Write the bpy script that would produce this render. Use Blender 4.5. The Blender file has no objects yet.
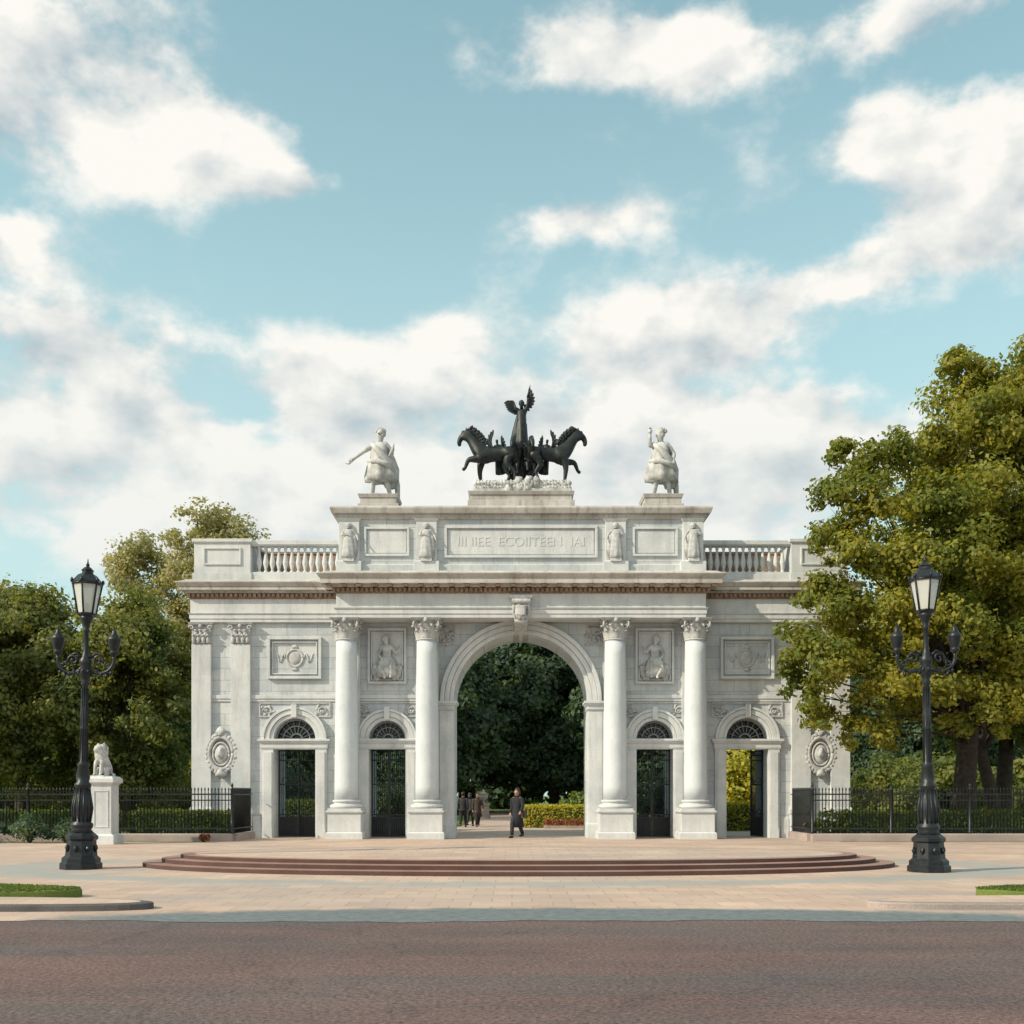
import bpy, math, random
import numpy as np
from mathutils import Vector, Matrix
random.seed(7)
C = bpy.context.scene.collection
F = 1076.0
CAMH = 1.6
def X(p, D=40.0): return (p-512.0)*D/F
def Z(p, D=40.0): return CAMH+(795.0-p)*D/F

# ------------------------------------------------------------------ mesh builder
class MB:
    def __init__(s): s.v=[]; s.f=[]; s.sm=[]
    def add(s, vs, fs, smooth=False, M=None):
        o=len(s.v)
        if M is not None: vs=[tuple(M@Vector(v)) for v in vs]
        s.v.extend([tuple(v) for v in vs])
        for f in fs:
            s.f.append(tuple(i+o for i in f)); s.sm.append(smooth)
        return s
    def box(s,x0,x1,y0,y1,z0,z1,M=None):
        if x0>x1: x0,x1=x1,x0
        vs=[(x0,y0,z0),(x1,y0,z0),(x1,y1,z0),(x0,y1,z0),(x0,y0,z1),(x1,y0,z1),(x1,y1,z1),(x0,y1,z1)]
        fs=[(0,3,2,1),(4,5,6,7),(0,1,5,4),(1,2,6,5),(2,3,7,6),(3,0,4,7)]
        return s.add(vs,fs,False,M)
    def mould(s,x0,x1,y0,y1,levels):
        for z0,z1,p0,p1 in levels:
            vs=[(x0-p0,y0-p0,z0),(x1+p0,y0-p0,z0),(x1+p0,y1+p0,z0),(x0-p0,y1+p0,z0),
                (x0-p1,y0-p1,z1),(x1+p1,y0-p1,z1),(x1+p1,y1+p1,z1),(x0-p1,y1+p1,z1)]
            s.add(vs,[(0,3,2,1),(4,5,6,7),(0,1,5,4),(1,2,6,5),(2,3,7,6),(3,0,4,7)])
        return s
    def lathe(s,prof,c=(0,0,0),n=24,smooth=True,M=None,sx=1,sy=1,rot=0):
        vs=[];fs=[]
        for r,z in prof:
            for i in range(n):
                a=2*math.pi*i/n+rot
                vs.append((c[0]+r*sx*math.cos(a),c[1]+r*sy*math.sin(a),c[2]+z))
        m=len(prof)
        for j in range(m-1):
            for i in range(n):
                k=(i+1)%n
                fs.append((j*n+i,j*n+k,(j+1)*n+k,(j+1)*n+i))
        fs.append(tuple(range(n-1,-1,-1))); fs.append(tuple((m-1)*n+i for i in range(n)))
        return s.add(vs,fs,smooth,M)
    def tube(s,pts,rad,n=8,smooth=True,M=None):
        pts=[Vector(p) for p in pts]
        if not hasattr(rad,'__len__'): rad=[rad]*len(pts)
        vs=[];fs=[]
        ref=None
        for i,p in enumerate(pts):
            if i==0: d=pts[1]-pts[0]
            elif i==len(pts)-1: d=pts[-1]-pts[-2]
            else: d=pts[i+1]-pts[i-1]
            if d.length<1e-9: d=Vector((0,0,1))
            d.normalize()
            if ref is None:
                ref=Vector((0,0,1)) if abs(d.z)<.9 else Vector((1,0,0))
            a=ref-d*ref.dot(d)
            if a.length<1e-4: a=d.orthogonal()
            a.normalize(); b=d.cross(a); ref=a
            for k in range(n):
                t=2*math.pi*k/n
                vs.append(tuple(p+(a*math.cos(t)+b*math.sin(t))*rad[i]))
        m=len(pts)
        for j in range(m-1):
            for i in range(n):
                k=(i+1)%n
                fs.append((j*n+i,j*n+k,(j+1)*n+k,(j+1)*n+i))
        fs.append(tuple(range(n-1,-1,-1))); fs.append(tuple((m-1)*n+i for i in range(n)))
        return s.add(vs,fs,smooth,M)
    def arch(s,cx,zs,r0,r1,y0,y1,n=32,a0=0,a1=math.pi):
        vs=[];fs=[]
        for i in range(n+1):
            a=a1+(a0-a1)*i/n
            c,q=math.cos(a),math.sin(a)
            for r,y in ((r0,y0),(r1,y0),(r1,y1),(r0,y1)):
                vs.append((cx+r*c,y,zs+r*q))
        for i in range(n):
            for k in range(4):
                l=(k+1)%4
                fs.append((i*4+k,i*4+l,(i+1)*4+l,(i+1)*4+k))
        fs.append((0,1,2,3)); fs.append((n*4+3,n*4+2,n*4+1,n*4))
        return s.add(vs,fs,False)
    def arched_wall(s,x0,x1,z1,cx,r,zs,y0,y1,n=32):
        s.box(x0,cx-r,y0,y1,0,z1); s.box(cx+r,x1,y0,y1,0,z1)
        vs=[];fs=[]
        for i in range(n+1):
            a=math.pi-math.pi*i/n
            x=cx+r*math.cos(a); z=zs+r*math.sin(a)
            vs+= [(x,y0,z),(x,y0,z1),(x,y1,z1),(x,y1,z)]
        for i in range(n):
            for k in range(4):
                l=(k+1)%4
                fs.append((i*4+k,i*4+l,(i+1)*4+l,(i+1)*4+k))
        return s.add(vs,fs)
    def frame(s,x0,x1,z0,z1,w,yf,yb):
        s.box(x0,x1,yf,yb,z1-w,z1); s.box(x0,x1,yf,yb,z0,z0+w)
        s.box(x0,x0+w,yf,yb,z0+w,z1-w); s.box(x1-w,x1,yf,yb,z0+w,z1-w)
        return s
    def blob(s,c,r,seed=0,sc=(1,1,1),n=10,amp=.15):
        rnd=random.Random(seed); ph=[rnd.uniform(0,6) for _ in range(6)]
        vs=[];fs=[];m=max(5,n//2+1)
        for j in range(m):
            t=math.pi*(j+.02)/(m-1+.04)
            for i in range(n):
                p=2*math.pi*i/n
                k=1+amp*(math.sin(3*p+ph[0]+2*t)+math.sin(5*t+ph[1])*.7)
                vs.append((c[0]+r*sc[0]*k*math.sin(t)*math.cos(p),c[1]+r*sc[1]*k*math.sin(t)*math.sin(p),c[2]+r*sc[2]*k*math.cos(t)))
        for j in range(m-1):
            for i in range(n):
                k=(i+1)%n
                fs.append((j*n+i,(j+1)*n+i,(j+1)*n+k,j*n+k))
        return s.add(vs,fs,True)
    def loft(s,rings,n=28,M=None):
        vs=[];fs=[]
        for cx,cy,z,rx,ry,amp,k,ph in rings:
            for i in range(n):
                a=2*math.pi*i/n
                m=1+amp*math.sin(k*a+ph)+amp*.5*math.sin((k*2-1)*a+ph*2)
                vs.append((cx+rx*m*math.cos(a),cy+ry*m*math.sin(a),z))
        m=len(rings)
        for j in range(m-1):
            for i in range(n):
                k=(i+1)%n
                fs.append((j*n+i,j*n+k,(j+1)*n+k,(j+1)*n+i))
        fs.append(tuple(range(n-1,-1,-1))); fs.append(tuple((m-1)*n+i for i in range(n)))
        return s.add(vs,fs,True,M)
    def mesh(s,name,mat=None):
        me=bpy.data.meshes.new(name); me.from_pydata(s.v,[],s.f)
        me.polygons.foreach_set('use_smooth',s.sm)
        if mat: me.materials.append(mat)
        me.update(); return me

def thing(name,label,category,loc=(0,0,0),group=None,rotz=0,scale=1):
    o=bpy.data.objects.new(name,None); C.objects.link(o)
    o.location=loc; o.rotation_euler=(0,0,rotz); o.scale=(scale,)*3
    o.empty_display_size=.3
    o["label"]=label; o["category"]=category
    if group: o["group"]=group
    return o
def part(m,name,mat,parent=None,bevel=0,label=None,loc=None,rot=None,scale=None):
    me=m.mesh(name,mat) if isinstance(m,MB) else m
    o=bpy.data.objects.new(name,me); C.objects.link(o)
    if parent: o.parent=parent
    if loc: o.location=loc
    if rot: o.rotation_euler=rot
    if scale: o.scale=scale
    if bevel:
        b=o.modifiers.new("Bevel",'BEVEL'); b.width=bevel; b.segments=2; b.limit_method='ANGLE'; b.angle_limit=math.radians(40)
    if label: o["label"]=label
    return o
def structure(m,name,mat,**k):
    o=part(m,name,mat,**k); o["kind"]="structure"; return o
def copy_thing(t,loc,rotz=0,scale=1,label=None,rot=None):
    n=t.copy(); C.objects.link(n); n.location=loc; n.rotation_euler=rot or (0,0,rotz); n.scale=(scale,)*3 if not hasattr(scale,'__len__') else scale
    if label: n["label"]=label
    def rec(src,dst):
        for ch in src.children:
            c=ch.copy(); C.objects.link(c); c.parent=dst; rec(ch,c)
    rec(t,n); return n
def skin(vs,es,rs,sub=2,root=0):
    me=bpy.data.meshes.new("tmp"); me.from_pydata(vs,es,[])
    o=bpy.data.objects.new("tmp",me); C.objects.link(o)
    m=o.modifiers.new("s",'SKIN'); m.use_smooth_shade=True
    sv=me.skin_vertices[0].data
    for i,r in enumerate(rs):
        sv[i].radius=(r,r) if not hasattr(r,'__len__') else r
        sv[i].use_root=(i==root)
    u=o.modifiers.new("u",'SUBSURF'); u.levels=sub; u.render_levels=sub
    dg=bpy.context.evaluated_depsgraph_get(); dg.update()
    e=o.evaluated_get(dg); m2=e.to_mesh()
    V=[tuple(v.co) for v in m2.vertices]; Fc=[tuple(p.vertices) for p in m2.polygons]
    e.to_mesh_clear(); bpy.data.objects.remove(o); bpy.data.meshes.remove(me)
    return V,Fc

# ------------------------------------------------------------------ materials
def newmat(name):
    m=bpy.data.materials.new(name); m.use_nodes=True
    nt=m.node_tree; b=nt.nodes['Principled BSDF']; return m,nt,b
def N(nt,t,**k):
    n=nt.nodes.new(t)
    for a,v in k.items(): setattr(n,a,v)
    return n
def setin(n,**k):
    for a,v in k.items(): n.inputs[a.replace('_',' ')].default_value=v
def math_(t,op,a,b=None,c=None,clamp=False):
    n=N(t,'ShaderNodeMath',operation=op); n.use_clamp=clamp
    for i,v in enumerate((a,b,c)):
        if v is None: continue
        if isinstance(v,(int,float)): n.inputs[i].default_value=v
        else: t.links.new(v,n.inputs[i])
    return n.outputs[0]
def smooth(t,val,a,b):
    n=N(t,'ShaderNodeMapRange',interpolation_type='SMOOTHSTEP'); t.links.new(val,n.inputs[0]); n.inputs[1].default_value=a; n.inputs[2].default_value=b; return n.outputs[0]
def ramp(nt,src,c1,c2,p1=.3,p2=.7):
    r=N(nt,'ShaderNodeValToRGB'); r.color_ramp.elements[0].position=p1; r.color_ramp.elements[1].position=p2
    r.color_ramp.elements[0].color=(*c1,1); r.color_ramp.elements[1].color=(*c2,1)
    nt.links.new(src,r.inputs[0]); return r.outputs[0]
def mixc(nt,fac,a,b,mode='MIX'):
    m=N(nt,'ShaderNodeMix',data_type='RGBA',blend_type=mode)
    for sock,v in ((m.inputs[0],fac),(m.inputs[6],a),(m.inputs[7],b)):
        if isinstance(v,(int,float)): sock.default_value=v
        elif isinstance(v,tuple): sock.default_value=(*v,1)
        else: nt.links.new(v,sock)
    return m.outputs[2]
def noise(nt,vec,scale,detail=6,rough=.6):
    n=N(nt,'ShaderNodeTexNoise'); n.inputs['Scale'].default_value=scale; n.inputs['Detail'].default_value=detail; n.inputs['Roughness'].default_value=rough
    if vec is not None: nt.links.new(vec,n.inputs['Vector'])
    return n.outputs['Fac']
def mapping(nt,vec,scale):
    m=N(nt,'ShaderNodeMapping'); m.inputs['Scale'].default_value=scale; nt.links.new(vec,m.inputs['Vector']); return m.outputs[0]
def bump(nt,h,strength,dist,bsdf,prev=None):
    b=N(nt,'ShaderNodeBump'); b.inputs['Strength'].default_value=strength; b.inputs['Distance'].default_value=dist
    nt.links.new(h,b.inputs['Height'])
    if prev: nt.links.new(prev,b.inputs['Normal'])
    nt.links.new(b.outputs[0],bsdf.inputs['Normal']); return b.outputs[0]
def mat_noise(name,c1,c2,scale=3,rough=.8,bmp=.3,bs=20,metal=0,dist=.02):
    m,nt,b=newmat(name); tc=N(nt,'ShaderNodeTexCoord').outputs['Object']
    nt.links.new(ramp(nt,noise(nt,tc,scale),c1,c2),b.inputs['Base Color'])
    b.inputs['Roughness'].default_value=rough; b.inputs['Metallic'].default_value=metal
    if bmp: bump(nt,noise(nt,tc,bs),bmp,dist,b)
    return m
def mat_stone(name,light,dark,stain,joints=True,jw=1.15,jh=.42,streak=.5):
    m,nt,b=newmat(name); tc=N(nt,'ShaderNodeTexCoord').outputs['Object']
    base=ramp(nt,noise(nt,tc,.9,8,.65),dark,light,.3,.60)
    st=noise(nt,mapping(nt,tc,(2.6,2.6,.28)),1.4,8,.7)
    stf=ramp(nt,st,(0,0,0),(1,1,1),.50,.78)
    mm=N(nt,'ShaderNodeMath',operation='MULTIPLY'); nt.links.new(stf,mm.inputs[0]); mm.inputs[1].default_value=streak
    col=mixc(nt,mm.outputs[0],base,stain)
    g=ramp(nt,noise(nt,tc,35,3,.6),(.88,.88,.88),(1.05,1.05,1.05))
    col=mixc(nt,1.0,col,g,'MULTIPLY')
    prev=None
    if joints:
        sx=N(nt,'ShaderNodeSeparateXYZ'); nt.links.new(tc,sx.inputs[0])
        ad=N(nt,'ShaderNodeMath',operation='ADD'); nt.links.new(sx.outputs[0],ad.inputs[0]); nt.links.new(sx.outputs[1],ad.inputs[1])
        cv=N(nt,'ShaderNodeCombineXYZ'); nt.links.new(ad.outputs[0],cv.inputs[0]); nt.links.new(sx.outputs[2],cv.inputs[1])
        br=N(nt,'ShaderNodeTexBrick'); nt.links.new(cv.outputs[0],br.inputs['Vector'])
        setin(br,Scale=1.0,Mortar_Size=.009,Mortar_Smooth=.3,Brick_Width=jw,Row_Height=jh,Bias=0.0)
        br.inputs['Color1'].default_value=(1.03,1.02,1.0,1); br.inputs['Color2'].default_value=(.88,.90,.93,1); br.inputs['Mortar'].default_value=(.62,.61,.59,1)
        col=mixc(nt,1.0,col,br.outputs['Color'],'MULTIPLY')
        inv=N(nt,'ShaderNodeMath',operation='SUBTRACT'); inv.inputs[0].default_value=1; nt.links.new(br.outputs['Fac'],inv.inputs[1])
        prev=bump(nt,inv.outputs[0],.5,.015,b)
    bump(nt,noise(nt,tc,14,6),.3,.02,b,prev)
    nt.links.new(col,b.inputs['Base Color']); b.inputs['Roughness'].default_value=.85
    return m
STONE=mat_stone("ashlar_stone",(.60,.635,.645),(.43,.475,.50),(.27,.265,.25),streak=.5)
SMOOTH=mat_stone("carved_stone",(.64,.67,.675),(.475,.515,.535),(.27,.255,.235),joints=False,streak=.48)
COLST=mat_stone("column_stone",(.62,.68,.715),(.52,.58,.62),(.38,.41,.43),joints=False,streak=.35)
CORN=mat_stone("cornice_stone",(.56,.55,.53),(.36,.34,.31),(.15,.11,.085),joints=False,streak=.85)
BROWN=mat_noise("weathered_sunlit_brown_stone",(.18,.105,.07),(.40,.29,.215),6)  # weathering on the dentils, painted sunlight on the rear parapet
RELIEF=mat_noise("relief_stone",(.33,.345,.35),(.56,.58,.58),5,.9,.5,18)
MARBLE=mat_noise("statue_marble",(.24,.25,.24),(.64,.66,.66),3.5,.75,.4,16)
BRONZE=mat_noise("dark_bronze",(.008,.013,.016),(.035,.042,.042),5,.5,.3,18,metal=.4)
IRON=mat_noise("black_iron",(.008,.012,.016),(.022,.028,.032),8,.4,.25,30,metal=.3)
GRILLE=mat_noise("painted_grille",(.18,.20,.21),(.30,.32,.32),8,.5,.2,30)
DARK=mat_noise("dark_glass",(.006,.007,.008),(.014,.016,.018),4,.25,0)
BARK=mat_noise("bark",(.025,.02,.014),(.07,.055,.04),6,.9,.8,12,dist=.05)

def leafmat(name,cols,transl=.4,patch=.5):
    m,nt,b=newmat(name); out=nt.nodes['Material Output']
    geo=N(nt,'ShaderNodeNewGeometry'); tc=N(nt,'ShaderNodeTexCoord').outputs['Object']
    c1=ramp(nt,geo.outputs['Random Per Island'],cols[0],cols[1],0.0,1.0)
    c2=ramp(nt,geo.outputs['Random Per Island'],cols[1],cols[2],0.1,1.0)
    f=ramp(nt,noise(nt,tc,patch,3),(0,0,0),(1,1,1),.38,.60)
    col=mixc(nt,f,c1,c2)
    nt.links.new(col,b.inputs['Base Color']); b.inputs['Roughness'].default_value=.6
    tr=N(nt,'ShaderNodeBsdfTranslucent'); nt.links.new(mixc(nt,1.0,col,(1.4,1.35,.6),'MULTIPLY'),tr.inputs[0])
    mx=N(nt,'ShaderNodeMixShader'); mx.inputs[0].default_value=transl
    nt.links.new(b.outputs[0],mx.inputs[1]); nt.links.new(tr.outputs[0],mx.inputs[2]); nt.links.new(mx.outputs[0],out.inputs[0])
    return m
LEAF_GOLD=leafmat("sunny_foliage",((.085,.13,.022),(.19,.22,.03),(.40,.34,.04)),.48,.35)
LEAF_GREEN=leafmat("green_foliage",((.08,.125,.045),(.16,.195,.055),(.31,.29,.07)),.5)
LEAF_YEL=leafmat("hazy_autumn_foliage",((.26,.28,.17),(.36,.35,.20),(.44,.38,.22)),.5)  # autumn yellow, paled so distance haze sits in the leaf colour
LEAF_DARK=leafmat("dark_foliage",((.035,.078,.06),(.065,.12,.072),(.115,.165,.07)),.4)
LEAF_HEDGE=leafmat("hedge_foliage",((.05,.10,.02),(.11,.17,.03),(.20,.24,.04)),.35,1.5)
LEAF_LIME=leafmat("lime_foliage",((.24,.26,.03),(.42,.40,.04),(.55,.46,.05)),.35,1.5)
LEAF_RED=leafmat("red_flowers",((.16,.04,.02),(.32,.09,.04),(.25,.16,.03)),.2,3)

# ------------------------------------------------------------------ foliage
def leaf_mesh(name,pos,nrm,size,mat,rng):
    n=len(pos)
    nrm=nrm+rng.normal(0,.75,(n,3)); nrm/=np.linalg.norm(nrm,axis=1)[:,None]+1e-9
    t=rng.normal(0,1,(n,3)); u=np.cross(nrm,t); u/=np.linalg.norm(u,axis=1)[:,None]+1e-9
    v=np.cross(nrm,u)
    s=(size*rng.uniform(.6,1.35,n))[:,None]
    P=np.empty((n,4,3))
    P[:,0]=pos-u*s; P[:,1]=pos+v*s*.6+nrm*s*.12; P[:,2]=pos+u*s; P[:,3]=pos-v*s*.6+nrm*s*.12
    me=bpy.data.meshes.new(name)
    me.vertices.add(4*n); me.vertices.foreach_set('co',P.reshape(-1).astype(np.float32))
    me.loops.add(4*n); me.loops.foreach_set('vertex_index',np.arange(4*n,dtype=np.int32))
    me.polygons.add(n); me.polygons.foreach_set('loop_start',np.arange(0,4*n,4,dtype=np.int32))
    me.update(calc_edges=True); me.materials.append(mat)
    return me
def clump_leaves(clumps,dens,rng,flat=.85,subk=.36):
    P=[];Q=[]
    for (x,y,z,r) in clumps:
        ns=max(6,int(17*(r/1.4)**1.2))
        for _ in range(ns):
            d=rng.normal(0,1,3); d/=np.linalg.norm(d)
            sc=np.array([x,y,z])+d*r*rng.uniform(.25,1.0)*np.array([1,1,flat])
            sr=r*subk*rng.uniform(.55,1.35)
            k=int(dens*(sr/.5)**1.5)+6
            o=rng.normal(0,1,(k,3)); o/=np.linalg.norm(o,axis=1)[:,None]
            q=o+d*.7+np.array([0,0,.35]); Q.append(q)
            o=o*(rng.uniform(0.15,1.0,k)**.6*(1+.35*np.abs(rng.normal(0,1,k))))[:,None]
            P.append(sc+o*sr*np.array([1.15,1.15,.75]))
    return np.concatenate(P),np.concatenate(Q)
def make_tree(label,loc,th,tr,clumps,mat,leaf=.12,dens=70,seed=1,category="tree",group=None,lean=(0,0),limb=1.0):
    rng=np.random.default_rng(seed); rd=random.Random(seed)
    t=thing("tree",label,category,loc,group)
    m=MB(); top=Vector((lean[0],lean[1],th))
    pts=[Vector((0,0,-.1)),Vector((0,0,.25)),Vector((lean[0]*.3,lean[1]*.3,th*.4)),Vector((lean[0]*.7,lean[1]*.7,th*.75)),top]
    m.tube(pts,[tr*1.6,tr*1.15,tr*.95,tr*.85,tr*.75],12)
    for i,(x,y,z,r) in enumerate(clumps):
        e=Vector((x,y,z)); s=top if rd.random()<.6 else Vector((lean[0]*.7,lean[1]*.7,th*.8))
        if rd.random()<.25: s=pts[3]
        mid=s.lerp(e,.5); mid=Vector((mid.x*.8,mid.y*.8,mid.z))+Vector((rd.uniform(-.4,.4),rd.uniform(-.4,.4),rd.uniform(-.2,.5)))
        q=tr*limb
        m.tube([s,s.lerp(mid,.5)+Vector((0,0,.1)),mid,mid.lerp(e,.6),e],[q*.45,q*.33,q*.20,q*.11,q*.03],7)
        for _ in range(3):
            f=e+Vector((rd.uniform(-1,1),rd.uniform(-1,1),rd.uniform(-.5,.8)))*r*.55
            m.tube([mid.lerp(e,.6),mid.lerp(f,.75),f],[q*.08,q*.05,q*.015],5)
    part(m,"trunk",BARK,t)
    P,Q=clump_leaves(clumps,dens,rng)
    part(leaf_mesh("crown",P,Q,leaf,mat,rng),"crown",mat,t)
    return t
def rand_clumps(H,R,zb,n,seed,rk=.33):
    rd=random.Random(seed); out=[]
    for i in range(n):
        z=zb+(H-zb)*(i+.5)/n
        f=math.sin(math.pi*min(1,max(0.12,(z-zb)/(H-zb)*.86+.14)))**.6
        a=i*2.4+rd.uniform(-.4,.4); rr=R*f*rd.uniform(.45,.8)
        out.append((rr*math.cos(a),rr*math.sin(a),z,R*rk*rd.uniform(.8,1.25)))
    out.append((0,0,H-R*.2,R*rk))
    return out
def box_leaves(name,x0,x1,y0,y1,z0,z1,size,dens,mat,seed,rough=.06):
    rng=np.random.default_rng(seed); P=[];Q=[]
    def face(n,ax,val,nr):
        p=np.stack([rng.uniform(x0,x1,n),rng.uniform(y0,y1,n),rng.uniform(z0,z1,n)],1)
        p[:,ax]=val; p+=rng.normal(0,rough,(n,3)); P.append(p); Q.append(np.tile(np.array(nr,float)*1.2,(n,1)))
    face(int(dens*(x1-x0)*(z1-z0)),1,y0,(0,-1,0)); face(int(dens*(x1-x0)*(z1-z0)*.4),1,y1,(0,1,0))
    face(int(dens*(x1-x0)*(y1-y0)),2,z1,(0,0,1))
    face(int(dens*(y1-y0)*(z1-z0)),0,x0,(-1,0,0)); face(int(dens*(y1-y0)*(z1-z0)),0,x1,(1,0,0))
    return leaf_mesh(name,np.concatenate(P),np.concatenate(Q),size,mat,rng)

# ------------------------------------------------------------------ ground
def ground_mat(name,c1,c2,c3,scale,joint=None,bmp=.4,bs=60,rough=.85,speck=.3):
    m,nt,b=newmat(name); tc=N(nt,'ShaderNodeTexCoord').outputs['Object']
    a=ramp(nt,noise(nt,tc,scale,6,.65),c1,c2,.33,.66)
    f=ramp(nt,noise(nt,mapping(nt,tc,(.25,.9,1)),.55,5,.6),(0,0,0),(1,1,1),.45,.7)
    col=mixc(nt,f,a,c3)
    g=ramp(nt,noise(nt,tc,bs,3,.7),(1-speck,)*3,(1+speck,)*3,.3,.7)
    col=mixc(nt,1.0,col,g,'MULTIPLY'); prev=None
    if joint:
        br=N(nt,'ShaderNodeTexBrick'); nt.links.new(tc,br.inputs['Vector'])
        setin(br,Scale=1.0,Mortar_Size=.010,Brick_Width=joint[0],Row_Height=joint[1])
        br.inputs['Color1'].default_value=(1.06,1.04,1.02,1); br.inputs['Color2'].default_value=(.90,.90,.92,1); br.inputs['Mortar'].default_value=(.72,.70,.69,1)
        col=mixc(nt,1.0,col,br.outputs['Color'],'MULTIPLY')
    nt.links.new(col,b.inputs['Base Color']); b.inputs['Roughness'].default_value=rough
    bump(nt,noise(nt,tc,bs,4,.7),bmp,.01,b)
    return m,nt,b,col
GRASS,_,_,_=ground_mat("grass",(.06,.11,.018),(.12,.17,.03),(.17,.20,.04),1.2,bs=90,speck=.5)
ROAD,nt,b,col=ground_mat("asphalt",(.108,.068,.062),(.150,.095,.086),(.112,.092,.090),.35,bs=24,bmp=1.0,speck=.65,rough=.85)
tc=N(nt,'ShaderNodeTexCoord').outputs['Object']
wf=ramp(nt,noise(nt,mapping(nt,tc,(.16,.9,1)),.9,6,.65),(.74,.84,.90),(1.10,1.05,1.02),.36,.60)
vo=N(nt,'ShaderNodeTexVoronoi',feature='DISTANCE_TO_EDGE'); vo.inputs['Scale'].default_value=.33
dv=N(nt,'ShaderNodeVectorMath',operation='MULTIPLY_ADD'); nz_=N(nt,'ShaderNodeTexNoise'); nz_.inputs['Scale'].default_value=1.7; nz_.inputs['Detail'].default_value=6
nt.links.new(tc,nz_.inputs['Vector']); nt.links.new(nz_.outputs['Color'],dv.inputs[0]); dv.inputs[1].default_value=(1.3,1.3,0); nt.links.new(tc,dv.inputs[2]); nt.links.new(dv.outputs[0],vo.inputs['Vector'])
ck=ramp(nt,vo.outputs['Distance'],(.62,.62,.62),(1,1,1),0.0,.012)
c2_=mixc(nt,1.0,col,wf,'MULTIPLY')
g2=ramp(nt,noise(nt,tc,75,2,.7),(.78,.78,.78),(1.24,1.22,1.20),.35,.65)
c2_=mixc(nt,1.0,c2_,g2,'MULTIPLY')
nt.links.new(mixc(nt,.6,c2_,ck,'MULTIPLY'),b.inputs['Base Color'])
PAVE,nt,b,col=ground_mat("pavement",(.45,.33,.26),(.57,.44,.35),(.38,.33,.30),.5,joint=(.6,.6),bs=45,speck=.14)
tc=N(nt,'ShaderNodeTexCoord').outputs['Object']
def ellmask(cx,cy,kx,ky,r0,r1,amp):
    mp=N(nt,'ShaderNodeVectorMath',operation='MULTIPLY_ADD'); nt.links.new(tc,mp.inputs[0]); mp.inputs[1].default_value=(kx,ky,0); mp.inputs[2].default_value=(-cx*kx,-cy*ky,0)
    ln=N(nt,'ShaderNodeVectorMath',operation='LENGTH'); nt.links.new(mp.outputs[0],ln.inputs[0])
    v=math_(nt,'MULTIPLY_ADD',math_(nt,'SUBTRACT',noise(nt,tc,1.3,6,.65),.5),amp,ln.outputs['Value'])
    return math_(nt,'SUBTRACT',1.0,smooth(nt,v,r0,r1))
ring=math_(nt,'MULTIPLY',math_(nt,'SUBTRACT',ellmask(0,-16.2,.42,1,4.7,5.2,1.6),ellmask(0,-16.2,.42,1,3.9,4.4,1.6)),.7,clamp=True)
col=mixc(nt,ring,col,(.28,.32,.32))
shadow_tint=ramp(nt,noise(nt,tc,7,6,.7),(.10,.125,.135),(.18,.205,.21),.35,.65)
col=mixc(nt,ellmask(.7,-26.4,.235,1.0,1.35,1.75,.7),col,shadow_tint)  # long soft shadow band painted into the paving colour
nt.links.new(col,b.inputs['Base Color'])
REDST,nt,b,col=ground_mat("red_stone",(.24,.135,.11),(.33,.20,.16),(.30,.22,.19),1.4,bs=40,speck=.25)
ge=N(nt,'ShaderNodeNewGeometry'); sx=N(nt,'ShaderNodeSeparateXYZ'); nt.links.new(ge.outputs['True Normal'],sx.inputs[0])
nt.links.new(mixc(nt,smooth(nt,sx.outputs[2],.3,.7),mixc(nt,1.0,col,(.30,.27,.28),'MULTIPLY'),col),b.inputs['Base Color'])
KERB,_,_,_=ground_mat("kerb_stone",(.33,.27,.25),(.42,.36,.33),(.25,.22,.21),1.8,bs=40,speck=.2)
DKERB,_,_,_=ground_mat("dark_kerb_stone",(.07,.07,.075),(.11,.11,.115),(.09,.09,.09),1.8,bs=40,speck=.2)

def sheet(poly,z):
    m=MB(); m.add([(x,y,z) for x,y in poly],[tuple(range(len(poly)))]); return m
structure(sheet([(-900,-400),(900,-400),(900,1500),(-900,1500)],0),"ground",GRASS)
structure(sheet([(-150,-70),(150,-70),(150,-26.0),(-150,-26.0)],.004),"road",ROAD)
rd=random.Random(8); edge=[(-150,-26.4)]
for i in range(240):
    x=-16+32*i/239; edge.append((x,-26.42+.10*math.sin(x*.7)+.06*math.sin(x*2.3+1)+.03*math.sin(x*6.1)+rd.uniform(-.03,.03)))
edge.append((150,-26.4))
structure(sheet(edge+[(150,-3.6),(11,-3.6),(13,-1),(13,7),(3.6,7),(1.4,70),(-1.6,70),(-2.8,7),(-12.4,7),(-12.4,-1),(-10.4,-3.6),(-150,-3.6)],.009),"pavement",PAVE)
m=MB(); nx,ny=36,28; vs=[];fs=[]
for j in range(ny+1):
    for i in range(nx+1):
        x=1.8+22*i/nx; y=17+46*j/ny; u_=(x-1.8)/22; w_=(y-17)/46
        vs.append((x,y,-.02+3.0*math.sin(math.pi*min(1,w_*1.0))**1.2*min(1,u_*2.6)**1.1*max(0,math.sin(math.pi*min(1,u_*.5+.5)))**.5))
for j in range(ny):
    for i in range(nx): a=j*(nx+1)+i; fs.append((a,a+1,a+nx+2,a+nx+1))
m.add(vs,fs,True); structure(m,"hill",GRASS)

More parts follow.
